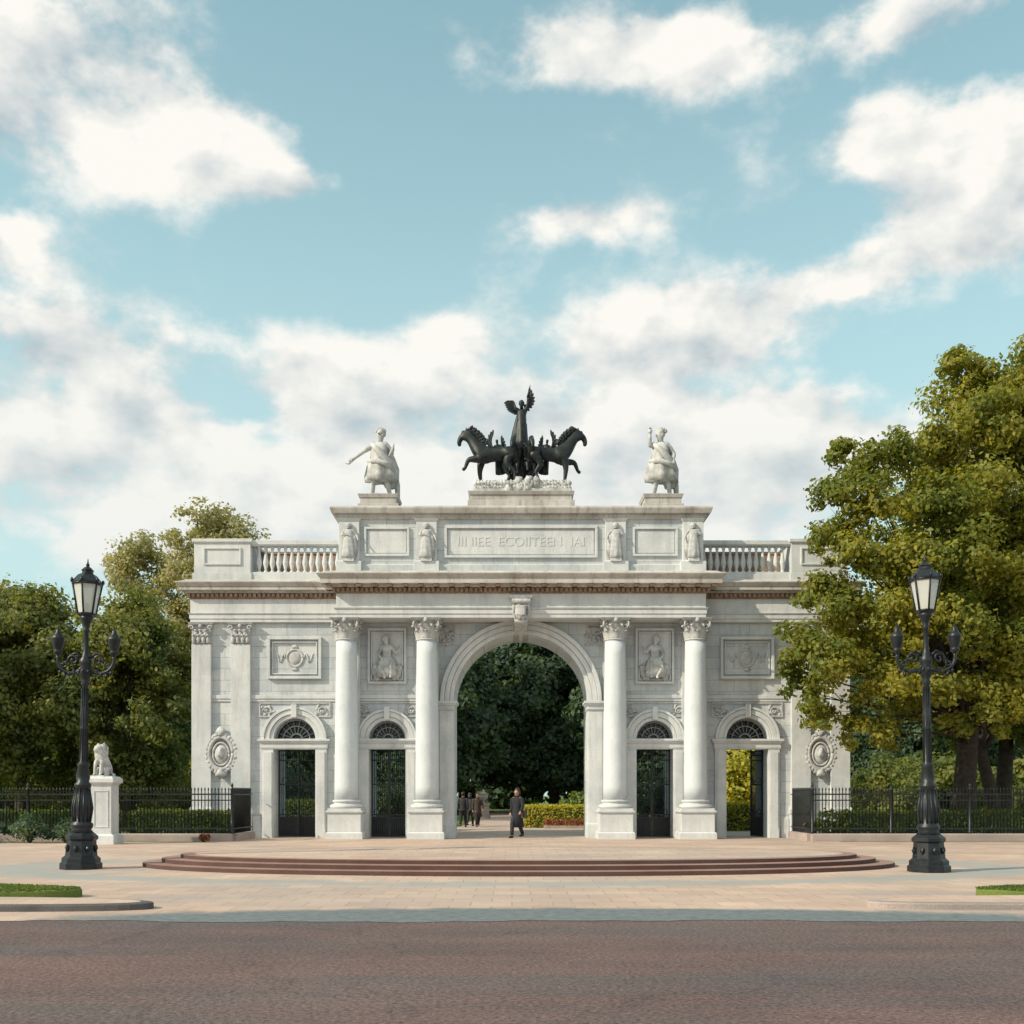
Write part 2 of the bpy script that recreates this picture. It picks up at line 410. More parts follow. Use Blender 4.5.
def slab(outline,z0,z1):
    m=MB(); n=len(outline)
    vs=[(x,y,z0) for x,y in outline]+[(x,y,z1) for x,y in outline]
    fs=[tuple(range(n,2*n))]+[(i,(i+1)%n,n+(i+1)%n,n+i) for i in range(n)]
    m.add(vs,fs); return m
def ellipse(cx,cy,a,b,n=96,p=2.05):
    o=[]
    for i in range(n):
        t=2*math.pi*i/n; c,s=math.cos(t),math.sin(t)
        o.append((cx+a*math.copysign(abs(c)**(2/p),c),cy+b*math.copysign(abs(s)**(2/p),s)))
    return o
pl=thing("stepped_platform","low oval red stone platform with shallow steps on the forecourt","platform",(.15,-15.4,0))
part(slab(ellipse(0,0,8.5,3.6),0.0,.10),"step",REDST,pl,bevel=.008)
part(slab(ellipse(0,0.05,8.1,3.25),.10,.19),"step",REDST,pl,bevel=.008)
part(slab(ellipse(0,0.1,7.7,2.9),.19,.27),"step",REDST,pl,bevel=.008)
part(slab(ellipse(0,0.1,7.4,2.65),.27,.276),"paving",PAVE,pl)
def inside(px,py,poly):
    c=np.zeros(len(px),bool); n=len(poly)
    for i in range(n):
        x0,y0=poly[i]; x1,y1=poly[(i+1)%n]
        k=((y0>py)!=(y1>py))&(px<(x1-x0)*(py-y0)/(y1-y0+1e-12)+x0); c^=k
    return c
def rounded(pts):
    for _ in range(3):
        o=[]
        for i in range(len(pts)):
            a=Vector(pts[i]); b_=Vector(pts[(i+1)%len(pts)]); o.append(tuple(a.lerp(b_,.25))); o.append(tuple(a.lerp(b_,.75)))
        pts=o
    return pts
def island(pts,label,grass,kmat):
    t=thing("kerbed_island",label,"kerb",(0,0,0))
    pts=rounded(pts); grass=rounded(grass)
    part(slab(pts,0,.10),"kerb",kmat,t,bevel=.02)
    ya=[p[1] for p in pts]; cy=sum(ya)/len(ya); cx=sum(p[0] for p in pts)/len(pts)
    inner=[(cx+(x-cx)*.985,cy+(y-cy)*.90) for x,y in pts]
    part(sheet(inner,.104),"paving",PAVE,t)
    part(slab(grass,.0,.14),"lawn",GRASS,t,bevel=.03)
    rng=np.random.default_rng(3); n=26000
    gx=[p[0] for p in grass]; gy=[p[1] for p in grass]
    px=rng.uniform(max(min(gx),-16),min(max(gx),16),n); py=rng.uniform(min(gy),max(gy),n); k=inside(px,py,grass)
    P=np.stack([px[k],py[k],np.full(k.sum(),.15)],1)
    part(leaf_mesh("grass_blades",P,np.tile(np.array([.6,-.6,0.2]),(len(P),1)),.022,LEAF_HEDGE,rng),"grass_blades",LEAF_HEDGE,t)
island([(-40,-25.4),(-8,-25.4),(-5.2,-25.3),(-4.9,-24.7),(-7,-24.0),(-40,-22.6)],"kerbed paved island with a strip of mown grass",[(-40,-24.1),(-9,-24.1),(-6.2,-23.3),(-7.9,-22.5),(-9.5,-22.2),(-40,-22)],DKERB)
island([(4.9,-25.0),(7.0,-25.2),(40,-25.2),(40,-22.6),(7.5,-23.7),(5.2,-24.3)],"pale kerbed island with a patch of grass",[(6.9,-23.3),(9,-24.1),(40,-24.2),(40,-22.2),(9.5,-22.4),(8.0,-22.6)],KERB)

# ------------------------------------------------------------------ figures
def human(lel,lwr,rel,rwr,lkn,lan,rkn,ran,fingers=True,head=(0,0),heavy=1.0):
    V=[(0,0,.95),(0,0,1.12),(0,-.01,1.33),(0,0,1.47),(head[0]*.5,-.01+head[1]*.5,1.53),(head[0],-.02+head[1],1.61),(head[0],-.015+head[1],1.69),(head[0],-.01+head[1],1.735)]
    R=[.135,.118,.145,.062,.056,.082,.092,.06]
    Ed=[(0,1),(1,2),(2,3),(3,4),(4,5),(5,6),(6,7)]
    def ch(start,pts,rs):
        p=start
        for q,r in zip(pts,rs):
            V.append(tuple(q)); R.append(r); Ed.append((p,len(V)-1)); p=len(V)-1
        return p
    ch(5,[(head[0],-.115+head[1],1.63)],[.018])
    for sd,el,wr in ((-1,lel,lwr),(1,rel,rwr)):
        el=Vector(el); wr=Vector(wr); d=(wr-el).normalized()
        palm=wr+d*.05; end=wr+d*.095
        w=ch(2,[(sd*.165,0,1.41),el,wr,palm,end],[.072,.047,.03,(.038,.02),(.036,.018)])
        if fingers:
            side=d.cross(Vector((0,1,0))); 
            if side.length<.1: side=Vector((1,0,0))
            side.normalize(); up=d.cross(side)
            for k,l in enumerate((.06,.075,.07,.052)):
                o=side*(k-1.5)*.021
                ch(w,[end+o+d*.02,end+o+d*l*.7+up*.01,end+o+d*l+up*.025],[.009,.0085,.007])
            ch(w-1,[palm+side*-.045+d*.01,palm+side*-.06+d*.045],[.010,.008])
    for sd,kn,an in ((-1,lkn,lan),(1,rkn,ran)):
        an=Vector(an)
        ch(0,[(sd*.09,0,.86),tuple(kn),tuple(an),tuple(an+Vector((0,-.10,-.045))),tuple(an+Vector((0,-.19,-.06)))],[.098,.062,.042,.038,.028])
    return skin(V,Ed,[tuple(np.atleast_1d(r)*heavy) if hasattr(r,'__len__') else r*heavy for r in R],2)

def wing(m,root,dirx,span=1.1,up=75,back=.2,n=9,wd=.13):
    R0=Vector(root); 
    el=R0+Vector((dirx*span*.28,back*.5,span*.20)); tip0=R0+Vector((dirx*span*.36,back,span*.62))
    m.tube([R0,el,tip0],[.07,.06,.025],7)
    for layer,(k,w) in enumerate(((1.0,wd),(.66,wd*.9),(.4,wd*.85))):
        for i in range(n):
            t=i/(n-1)
            b0=R0.lerp(el,min(1,t*2)) if t<.5 else el.lerp(tip0,(t-.5)*2)
            a=math.radians(-35+(up+38)*t**.8)
            L=span*k*(.42+.28*t)
            tip=b0+Vector((dirx*L*math.cos(a),back*.3+.02*layer,L*math.sin(a)))
            d=(tip-b0); sd=d.cross(Vector((0,1,0))).normalized()*w*.5
            mid=b0.lerp(tip,.65)+Vector((0,-.03-.015*layer,0)); o=Vector((0,.02,0)); b0=b0+Vector((0,-.012*layer,0))
            vs=[b0-sd*.7,b0+sd*.7,mid+sd*1.1,tip+sd*.3,tip-sd*.3,mid-sd*1.1]
            vs=[tuple(v) for v in vs]+[tuple(Vector(v)+o) for v in vs]
            fs=[(0,1,2,3,4,5),(11,10,9,8,7,6)]+[(j,(j+1)%6,6+(j+1)%6,6+j) for j in range(6)]
            m.add(vs,fs,False)

ROBE=[(0,.0,.02,.27,.24,.10,7,0),(0,0,.25,.25,.22,.10,7,.3),(0,0,.6,.22,.19,.08,7,.6),(0,0,.9,.2,.17,.06,7,.9),(0,0,1.05,.165,.14,.04,6,1.2),(0,0,1.25,.18,.145,.03,5,1.5),(0,0,1.4,.17,.12,.02,5,1.8),(0,0,1.46,.09,.08,0,5,1.8)]

def horse(fl,fr,hl,hr,curl=True):
    V=[(-.15,0,1.22),(-.6,0,1.28),(.2,0,1.22),(.55,0,1.32),(.84,0,1.62),(1.02,0,1.93),(1.22,0,2.08),(1.42,0,1.96),(1.50,0,1.74),(1.46,0,1.60)]
    R=[.29,.31,.30,.33,.26,.20,.15,.13,.10,.08]
    Ed=[(0,1),(0,2),(2,3),(3,4),(4,5),(5,6),(6,7),(7,8),(8,9)]
    def ch(start,pts,rs):
        p=start
        for q,r in zip(pts,rs):
            V.append(tuple(q)); R.append(r); Ed.append((p,len(V)-1)); p=len(V)-1
    for sd,l in ((1,fl),(-1,fr)):
        ch(3,[(.60,sd*.19,1.02)]+[(x,sd*.2,z) for x,z in l],[.19,.11,.065,.09])
    for sd,l in ((1,hl),(-1,hr)):
        ch(1,[(-.62,sd*.19,1.08)]+[(x,sd*.2,z) for x,z in l],[.26,.165,.09,.065,.09])
    if curl: ch(1,[(-.92,0,1.50),(-1.08,0,1.60),(-1.26,0,1.46),(-1.26,0,1.15),(-1.36,0,.95)],[.09,.12,.13,.11,.05])
    else: ch(1,[(-.92,0,1.42),(-1.05,0,1.2),(-1.08,0,.8)],[.09,.11,.04])
    for sd in (1,-1): ch(6,[(1.17,sd*.08,2.22),(1.18,sd*.09,2.32)],[.045,.015])
    v,f=skin(V,Ed,R,2)
    m=MB(); m.add(v,f,True)
    # curled locks of mane: short fat scrolls hugging the crest
    for i in range(11):
        t=i/10; p=Vector((.60,0,1.70)).lerp(Vector((1.14,0,2.24)),t)+Vector((-.10-.09*math.sin(t*3.1),0,.02))
        sy=.05*(-1)**i; pts=[]
        for k in range(8):
            q=k/7; a=2.2-q*4.6*-1; r=.13*(1-.65*q); pts.append(p+Vector((-.05+r*math.cos(a),sy,.0+r*math.sin(a))))
        m.tube([p+Vector((.1,0,-.04))]+pts,[.08]+[.07-.006*k for k in range(8)],6)
    for i in range(4):
        m.tube([(1.22,0,2.18),(1.34,.03*(-1)**i,2.18-.03*i),(1.42,.04*(-1)**i,2.06-.04*i)],[.06,.05,.012],6)
    if curl:
        for i in range(5):
            a=i*.6; p=Vector((-1.16-.10*math.sin(a),.05*(-1)**i,1.56-.14*i)); m.tube([p,p+Vector((-.12,.0,.02)),p+Vector((-.20,.02,-.08)),p+Vector((-.12,.02,-.16))],[.10,.085,.06,.03],6)
    return m

# ------------------------------------------------------------------ triumphal arch
A=thing("triumphal_arch","pale stone triumphal arch with four columns, attic and side wings","arch",(.33,0,0))
DEEP=2.2; RA=2.49; ZS=5.08
m=MB(); m.arched_wall(-3.2,3.2,8.0,0,RA,ZS,-.05,DEEP,48)
for s in (-1,1):
    a,b_=sorted((s*3.2,s*6.7)); m.arched_wall(a,b_,8.0,s*4.96,.68,3.68,-.05,DEEP,28)
part(m,"wall",STONE,A,label="ashlar central wall with a great round arch and two small arches")
for s in (-1,1):
    m=MB(); a,b_=sorted((s*6.7,s*12.2)); m.arched_wall(a,b_,8.1,s*8.42,.78,3.68,.10,DEEP-.1,28)
    part(m,"wing_wall",STONE,A)
    for x0,x1 in ((6.7,8.42-1.28),(8.42+1.28,9.98),(10.83,11.5),):
        m=MB(); a,b_=sorted((s*x0,s*x1)); m.mould(a,b_,.06,.2,[(0,.7,0,0),(.7,.8,0,-.04)])
        part(m,"plinth",SMOOTH,A,bevel=.012)
m=MB(); m.arch(0,ZS,RA,RA+.15,-.16,.3,56); m.arch(0,ZS,RA+.16,RA+.34,-.22,0,56); m.arch(0,ZS,RA+.35,RA+.50,-.29,0,56)
part(m,"archivolt",SMOOTH,A,bevel=.01)
for s in (-1,1):
    m=MB(); a,b_=sorted((s*(RA-.002),s*3.02)); m.box(a,b_,-.15,.8,0,ZS-.35); m.mould(a,b_,-.15,.8,[(0,.5,.04,.04),(.5,.56,.04,.0)])
    part(m,"pier",SMOOTH,A,bevel=.012)
    m=MB(); m.mould(a,b_,-.16,.8,[(ZS-.35,ZS-.29,.02,.06),(ZS-.29,ZS-.17,.03,.03),(ZS-.17,ZS-.09,.06,.12),(ZS-.09,ZS,.14,.14)])
    part(m,"impost",SMOOTH,A,bevel=.008)
m=MB(); vs=[(-.22,-1.24,7.80),(.22,-1.24,7.80),(.35,-1.40,8.66),(-.35,-1.40,8.66),(-.22,-.1,7.55),(.22,-.1,7.55),(.35,-.1,8.66),(-.35,-.1,8.66)]
m.add(vs,[(0,1,2,3),(7,6,5,4),(0,4,5,1),(1,5,6,2),(2,6,7,3),(3,7,4,0)])
m.mould(-.35,.35,-1.41,-1.1,[(8.66,8.76,.03,.07)])
m.tube([(-.33,-1.42,8.55),(.33,-1.42,8.55)],.10,12); m.tube([(-.23,-1.28,7.86),(.23,-1.28,7.86)],.10,12)
m.blob((0,-1.39,8.22),.22,3,(1,.6,1.2),12,.2)
for s in (-1,1): m.tube([(s*.25,-1.38,8.45),(s*.29,-1.38,8.15),(s*.2,-1.32,7.95)],[.06,.04,.06],7)
for k in range(5): m.blob((-.14+.07*k,-1.40,8.02-.03*(k%2)),.06,k,(1,.8,1.6),8,.2)
part(m,"keystone",RELIEF,A,bevel=.01)
for s in (-1,1):
    for x0,x1,y in ((3.05,6.7,-.05),(6.72,12.2,.10)):
        a,b_=sorted((s*x0,s*x1)); m=MB(); m.box(a,b_,y-.07,y+.05,5.18,5.32); m.box(a,b_,y-.04,y+.05,5.08,5.178)
        part(m,"string_course",SMOOTH,A,bevel=.01)
def sunburst(cx,r,zs,y):
    m=MB(); m.arch(cx,zs,r-.07,r-.01,y,y+.05,24); m.arch(cx,zs,r*.24,r*.32,y,y+.05,16); m.arch(cx,zs,r*.62,r*.67,y+.005,y+.045,20)
    for i in range(1,9):
        a=math.pi*i/9; m.tube([(cx+r*.28*math.cos(a),y+.025,zs+r*.28*math.sin(a)),(cx+(r-.03)*math.cos(a),y+.025,zs+(r-.03)*math.sin(a))],.018,5)
    m.box(cx-r+.01,cx+r-.01,y,y+.05,zs+.0,zs+.05); return m
def gate_leaf(w,h):
    m=MB(); m.box(0,.05,-.025,.025,0,h); m.box(w-.05,w,-.025,.025,0,h)
    for z in (.0,.70,.80,1.95,h-.42,h-.06): m.box(.05,w-.05,-.022,.022,z,z+.05)
    n=max(4,int(w/.075))
    for i in range(1,n):
        x=.05+(w-.1)*i/n; m.tube([(x,0,.05),(x,0,h-.05)],.014,6)
        m.blob((x,0,h-.2),.035,i,n=6,amp=0)
    for k in range(2):
        cx=w*(.3+.4*k)
        m.tube([(cx+.10*math.cos(a),0,2.02+.13+.10*math.sin(a)) for a in [2*math.pi*i/12 for i in range(13)]],.014,5)
        m.tube([(cx+.11*math.cos(a),0,.93+.11*math.sin(a)) for a in [2*math.pi*i/12 for i in range(13)]],.014,5)
    m.box(.05,w-.05,-.008,.008,.05,.70); m.frame(.10,w-.10,.12,.64,.02,-.03,-.008)
    return m
def spandrel(m,cx,cz,s,y,k=1.0,seed=0):
    rd=random.Random(seed)
    pts=[]
    for i in range(16):
        t=i/15; a=t*7; r=.30*k*(1-t*.85); pts.append((cx+s*(r*math.cos(a)),y,cz+r*math.sin(a)))
    m.tube(pts,[.05*k]*10+[.035*k]*6,6)
    for i in range(9):
        m.blob((cx+rd.uniform(-.36,.36)*k,y,cz+rd.uniform(-.36,.36)*k),.075*k,seed+i,(1.3,.6,1),8,.25)
for s in (-1,1):
  for cx,r,yw,inner in ((4.96,.68,-.05,True),(8.42,.78,.10,False)):
    c=s*cx
    m=MB()
    for q in (-1,1):
        a,b_=sorted((c+q*(r-.002),c+q*(r+.42))); m.box(a,b_,yw-.12,yw+.3,0,3.30)
        a,b_=sorted((c+q*(r+.05),c+q*(r+.36))); m.box(a,b_,yw-.16,yw,.35,3.2); m.box(a-.02,b_+.02,yw-.19,yw,0,.35)
    m.mould(c-r-.44,c+r+.44,yw-.13,yw+.3,[(3.30,3.36,0,.03),(3.36,3.52,.02,.02),(3.52,3.60,.05,.10),(3.60,3.68,.12,.12)])
    m.arch(c,3.682,r-.002,r+.13,yw-.10,yw+.25,30); m.arch(c,3.682,r+.14,r+.32,yw-.15,yw,30); m.arch(c,3.682,r+.33,r+.42,yw-.19,yw,30)
    m.box(c-.1,c+.1,yw-.25,yw,3.68+r+.02,3.68+r+.5)
    part(m,"door_surround",SMOOTH,A,bevel=.01)
    m=MB(); spandrel(m,c-r-.22,4.72,-1,yw-.03,.62,3); spandrel(m,c+r+.22,4.72,1,yw-.03,.62,8)
    m.frame(c-r-.55,c+r+.55,4.5,5.05,.05,yw-.05,yw+.05)
    part(m,"carved_spandrel",RELIEF,A)
    part(sunburst(c,r,3.68,yw+.30),"fan_grille",GRILLE,A)
    m=MB(); 
    vs=[(c+(r-.004)*math.cos(math.pi*i/24),yw+.46,3.67+(r-.004)*math.sin(math.pi*i/24)) for i in range(25)]
    m.add(vs+[(x,y+.03,z) for x,y,z in vs],[tuple(range(24,-1,-1)),tuple(range(25,50))]); m.box(c-r,c+r,yw+.32,yw+.5,3.32,3.66)
    part(m,"fanlight",DARK,A)
    gh=3.28; y=yw+.7
    if inner:
        for k,x in enumerate((c-r+.005,c+.005)):
            part(gate_leaf(r-.01,gh),"gate",IRON,A,loc=(x,y,0.03))
    elif s<0:
        part(gate_leaf(r-.01,gh),"gate",IRON,A,loc=(c-r+.03,y,0.03),rot=(0,0,math.radians(4)))
        part(gate_leaf(r-.01,gh),"gate",IRON,A,loc=(c+r-.03,y,.03),rot=(0,0,math.radians(172)))
    else:
        part(gate_leaf(r-.01,gh),"gate",IRON,A,loc=(c-r+.03,y,0.03),rot=(0,0,math.radians(80)))
        part(gate_leaf(r-.01,gh),"gate",IRON,A,loc=(c+r-.03,y,.03),rot=(0,0,math.radians(112)))
for s in (-1,1):
    m=MB(); m.frame(*sorted((s*2.45,s*3.0)),7.2,7.9,.05,-.09,0)
    spandrel(m,s*2.72,7.60,s,-.08,.85,21); spandrel(m,s*2.6,7.32,s,-.08,.45,31)
    part(m,"carved_spandrel",RELIEF,A)
hv,hf=human((-.26,-.05,1.16),(-.12,-.22,1.22),(.30,.02,1.18),(.36,-.12,.95),(-.10,-.06,.5),(-.10,0,.07),(.13,-.10,.5),(.14,0,.07),fingers=False)
figm=MB(); figm.add(hv,hf,True); figm.loft(ROBE)
figm.loft([(.1,.02,.1,.18,.1,.12,6,0),(.14,.04,.6,.2,.12,.12,6,.5),(.1,.06,1.1,.22,.12,.1,6,1),(0,.05,1.42,.15,.1,.05,6,1)])
figm.blob((0,0,1.69),.115,5,(1,1.05,1),12,.06)
FIG=figm.mesh("figure",RELIEF)
sv,sf=human((-.30,-.08,1.2),(-.42,-.2,1.42),(.28,-.1,1.15),(.15,-.3,1.0),(-.16,-.38,.85),(-.14,-.28,.45),(.22,-.35,.7),(.05,-.3,.42),fingers=False,head=(.05,-.03),heavy=1.15)
sm_=MB(); sm_.add(sv,sf,True); sm_.loft([(0,-.05,.40,.36,.2,.12,7,0),(0,-.1,.65,.34,.28,.12,7,.4),(0,-.08,.9,.27,.25,.1,7,.8),(0,0,1.1,.17,.15,.05,6,1)])
sm_.blob((.05,-.03,1.68),.12,5,(1,1.05,1),12,.08); sm_.blob((-.3,.05,.6),.2,9,(1,.6,1.4),12,.2); sm_.blob((.35,.05,.55),.17,4,(1,.6,1.5),12,.2)
SITM=sm_.mesh("seated_figure",MARBLE)
for s in (-1,1):
    c=s*4.96; z0,z1=5.72,7.78
    t=MB(); t.frame(c-.72,c+.72,z0,z1,.09,-.17,0); t.frame(c-.60,c+.60,z0+.12,z1-.12,.05,-.12,0); t.box(c-.55,c+.55,-.075,0,z0+.17,z1-.17)
    p=part(t,"relief_panel",SMOOTH,A,bevel=.01)
    part(SITM,"relief_figure",MARBLE,p,loc=(c,-.18,z0-.22),scale=(s*1.12,.7,1.12))
    c=s*8.42; z0,z1=5.92,7.48
    t=MB(); t.frame(c-1.0,c+1.0,z0,z1,.10,-.04,.12); t.frame(c-.84,c+.84,z0+.17,z1-.17,.04,.02,.12)
    p=part(t,"relief_panel",SMOOTH,A,bevel=.01)
    # shallow cartouche with ribbons
    t=MB(); zc=(z0+z1)/2
    t.tube([(c+.30*math.cos(a),.10,zc+.32*math.sin(a)) for a in [2*math.pi*i/24 for i in range(25)]],.045,6)
    t.blob((c,.12,zc),.24,3,(1,.3,1.1),16,.03)
    for q in (-1,1):
        pts=[(c+q*(.34+.36*k/11),.10,zc+.16*math.sin(k*.75)) for k in range(12)]; t.tube(pts,[.05-.002*k for k in range(12)],6)
        spandrel(t,c+q*.55,zc,q,.11,.36,40)
    t.blob((c,.09,zc+.42),.09,5,(1.4,.5,.9),10,.2); t.blob((c,.09,zc-.42),.08,6,(1.6,.5,.8),10,.2)
    part(t,"carving",RELIEF,p)
def acanthus(m,cx,cy,z,r,h,n,ph,out):
    for i in range(n):
        a=2*math.pi*i/n+ph; ca,sa=math.cos(a),math.sin(a)
        prof=[(r,0,.5),(r+.02,.35*h,1.0),(r+.05,.7*h,1.05),(r+out,1.0*h,.7),(r+out+.05,.93*h,.35),(r+out+.04,.82*h,.12)]
        w=math.pi*r/n*1.0; vs=[];fs=[]
        for (rr,zz,ww) in prof:
            for q,k in ((-1,-.02),(-.5,.012),(0,.03),(.5,.012),(1,-.02)):
                tx=-sa*q*w*ww; ty=ca*q*w*ww
                vs.append((cx+(rr+k)*ca+tx,cy+(rr+k)*sa+ty,z+zz))
        for j in range(len(prof)-1):
            for k in range(4): fs.append((j*5+k,j*5+k+1,(j+1)*5+k+1,(j+1)*5+k))
        m.add(vs,fs,True)
def capital(r,z0,z1):
    h=z1-z0; m=MB()
    m.lathe([(r*1.0,z0),(r*1.1,z0+.02),(r*1.1,z0+.06),(r*.98,z0+.08),(r*.98,z0+h*.5),(r*1.15,z0+h*.8),(r*1.3,z0+h*.87)],n=28)
    acanthus(m,0,0,z0+.06,r*1.0,h*.38,8,0,.11); acanthus(m,0,0,z0+.08,r*1.0,h*.62,8,math.pi/8,.14)
    for i in range(4):
        a=math.pi/4+i*math.pi/2; pts=[]
        for k in range(14):
            t=k/13; b=-1.2+t*7.5; rr=.13*(1-.7*t)
            R=r*1.42+rr*math.cos(b)-.0; pts.append((R*math.cos(a),R*math.sin(a),z0+h*.74+rr*math.sin(b)))
        m.tube(pts,.035,6); m.tube([(r*math.cos(a),r*math.sin(a),z0+h*.5),pts[0]],[.03,.035],6)
        a=i*math.pi/2; m.blob((r*1.32*math.cos(a),r*1.32*math.sin(a),z0+h*.9),.09,i,n=8)
    w=r*1.38; m.mould(-w,w,-w,w,[(z0+h*.87,z0+h*.93,-.05,-.01),(z0+h*.935,z1,.0,.03)])
    return m
cap=capital(.375,7.20,8.0).mesh("capital",RELIEF)
prof=[(.42,1.42)]
for i in range(13):
    t=i/12; prof.append((.43-.055*t**1.7,1.42+t*5.8))
shaft=MB().lathe(prof,n=40).mesh("shaft",COLST)
bs=MB(); bs.lathe([(.56,1.12),(.60,1.15),(.60,1.22),(.55,1.26),(.47,1.28),(.46,1.32),(.50,1.34),(.52,1.37),(.50,1.41),(.43,1.43)],n=40); bs.mould(-.6,.6,-.6,.6,[(1.04,1.12,0,0)])
bsm=bs.mesh("base",SMOOTH)
pd=MB(); pd.mould(-.6,.6,-.6,.6,[(0,.22,.07,.07),(.22,.28,.07,.01),(.28,.92,0,0),(.92,.97,.0,.05),(.97,1.038,.06,.06)])
pdm=pd.mesh("pedestal",SMOOTH)
for u in (-6.36,-3.43,3.43,6.36):
    col=part(shaft,"column",COLST,A,loc=(u,-.75,0),label="tall smooth white stone column with leafy capital")
    part(cap,"capital",RELIEF,col); part(bsm,"base",SMOOTH,col); part(pdm,"pedestal",SMOOTH,col,bevel=.012)
    m=MB(); m.box(u-.4,min(u+.4,6.9),-.16,0,0,8.0); part(m,"pilaster",SMOOTH,A,bevel=.01)
for s in (-1,1):
    for u in (10.41,11.87):
        c=s*u; m=MB(); m.box(c-.36,c+.36,-.06,.2,1.15,7.2)
        m.mould(c-.38,c+.38,-.10,.2,[(0,.2,.08,.08),(.2,.26,.08,.02),(.26,.9,.02,.02),(.9,.98,.06,.06),(.98,1.06,.05,.05),(1.06,1.15,.04,0)])
        p=part(m,"pilaster",SMOOTH,A,bevel=.012)
        k=MB(); k.box(c-.35,c+.35,-.05,.2,7.22,7.95)
        for row,(zz,n_,o) in enumerate(((7.24,4,0),(7.42,3,.09))):
            for i in range(n_):
                x=c-.27+o+i*.18; k.blob((x,-.09-.02*row,zz+.14),.09,i,(.9,.7,1.8),8,.1); k.blob((x,-.15-.02*row,zz+.28),.055,i,(1.2,1,.8),8,.1)
        for q in (-1,1):
            pts=[(c+q*(.34+.10*(1-t/11*.8)*math.cos(t*.6)),-.13,7.8+.1*(1-t/11*.8)*math.sin(t*.6)) for t in range(12)]
            k.tube(pts,.032,6)
        k.blob((c,-.14,7.86),.08,2,n=8); k.mould(c-.43,c+.43,-.16,.2,[(7.92,8.0,0,.04)])
        part(k,"capital",RELIEF,p)
    c=s*11.14; k=MB()
    ring=[(c+.44*math.cos(a),.0,3.15+.60*math.sin(a)) for a in [2*math.pi*i/30 for i in range(31)]]
    k.tube(ring,.085,8); 
    ring=[(c+.30*math.cos(a),-.02,3.12+.42*math.sin(a)) for a in [2*math.pi*i/30 for i in range(31)]]
    k.tube(ring,.04,8); k.blob((c,.06,3.12),.33,2,(.85,.45,1.2),20,.02)
    for i in range(26):
        a=2*math.pi*i/26; k.blob((c+.53*math.cos(a),-.02,3.15+.70*math.sin(a)),.10,i,(1,.6,1),8,.25)
    k.blob((c,-.02,3.95),.17,4,(1,.6,1),12,.2); k.blob((c,-.06,2.4),.2,6,(1,.6,.8),12,.2)
    k.blob((c,-.1,3.15),.15,6,(.8,.6,1.2),12,.2)
    part(k,"cartouche",RELIEF,A)
m=MB(); m.mould(-6.68,6.68,-1.15,2.2,[(8.0,8.14,0,0),(8.14,8.30,.03,.03),(8.30,8.36,.05,.09),(8.36,8.88,.0,.0)])
part(m,"frieze",SMOOTH,A,bevel=.01,label="plain pale entablature frieze")
m=MB(); m.mould(-6.68,6.68,-1.15,2.2,[(9.08,9.16,.18,.22),(9.16,9.30,.50,.50),(9.30,9.36,.50,.52),(9.36,9.48,.53,.62),(9.48,9.52,.62,.62),(9.52,9.64,.56,.30)])
part(m,"cornice",CORN,A,bevel=.01,label="projecting weathered cornice with brown staining")
def dentils(x0,x1,y,z0,z1,d,sp=.17):
    m=MB(); n=int((x1-x0)/sp)
    for i in range(n+1):
        x=x0+(x1-x0)*i/n; m.box(x-.05,x+.05,y-d,y+.02,z0,z1)
    return m
m=dentils(-6.75,6.75,-1.15,8.93,9.06,.15); m.mould(-6.68,6.68,-1.15,2.2,[(8.88,9.079,.04,.04)])
for i in range(26):
    x=-6.9+13.8*i/25; m.box(x-.09,x+.09,-1.60,-1.2,9.08,9.155)
part(m,"dentils",BROWN,A)
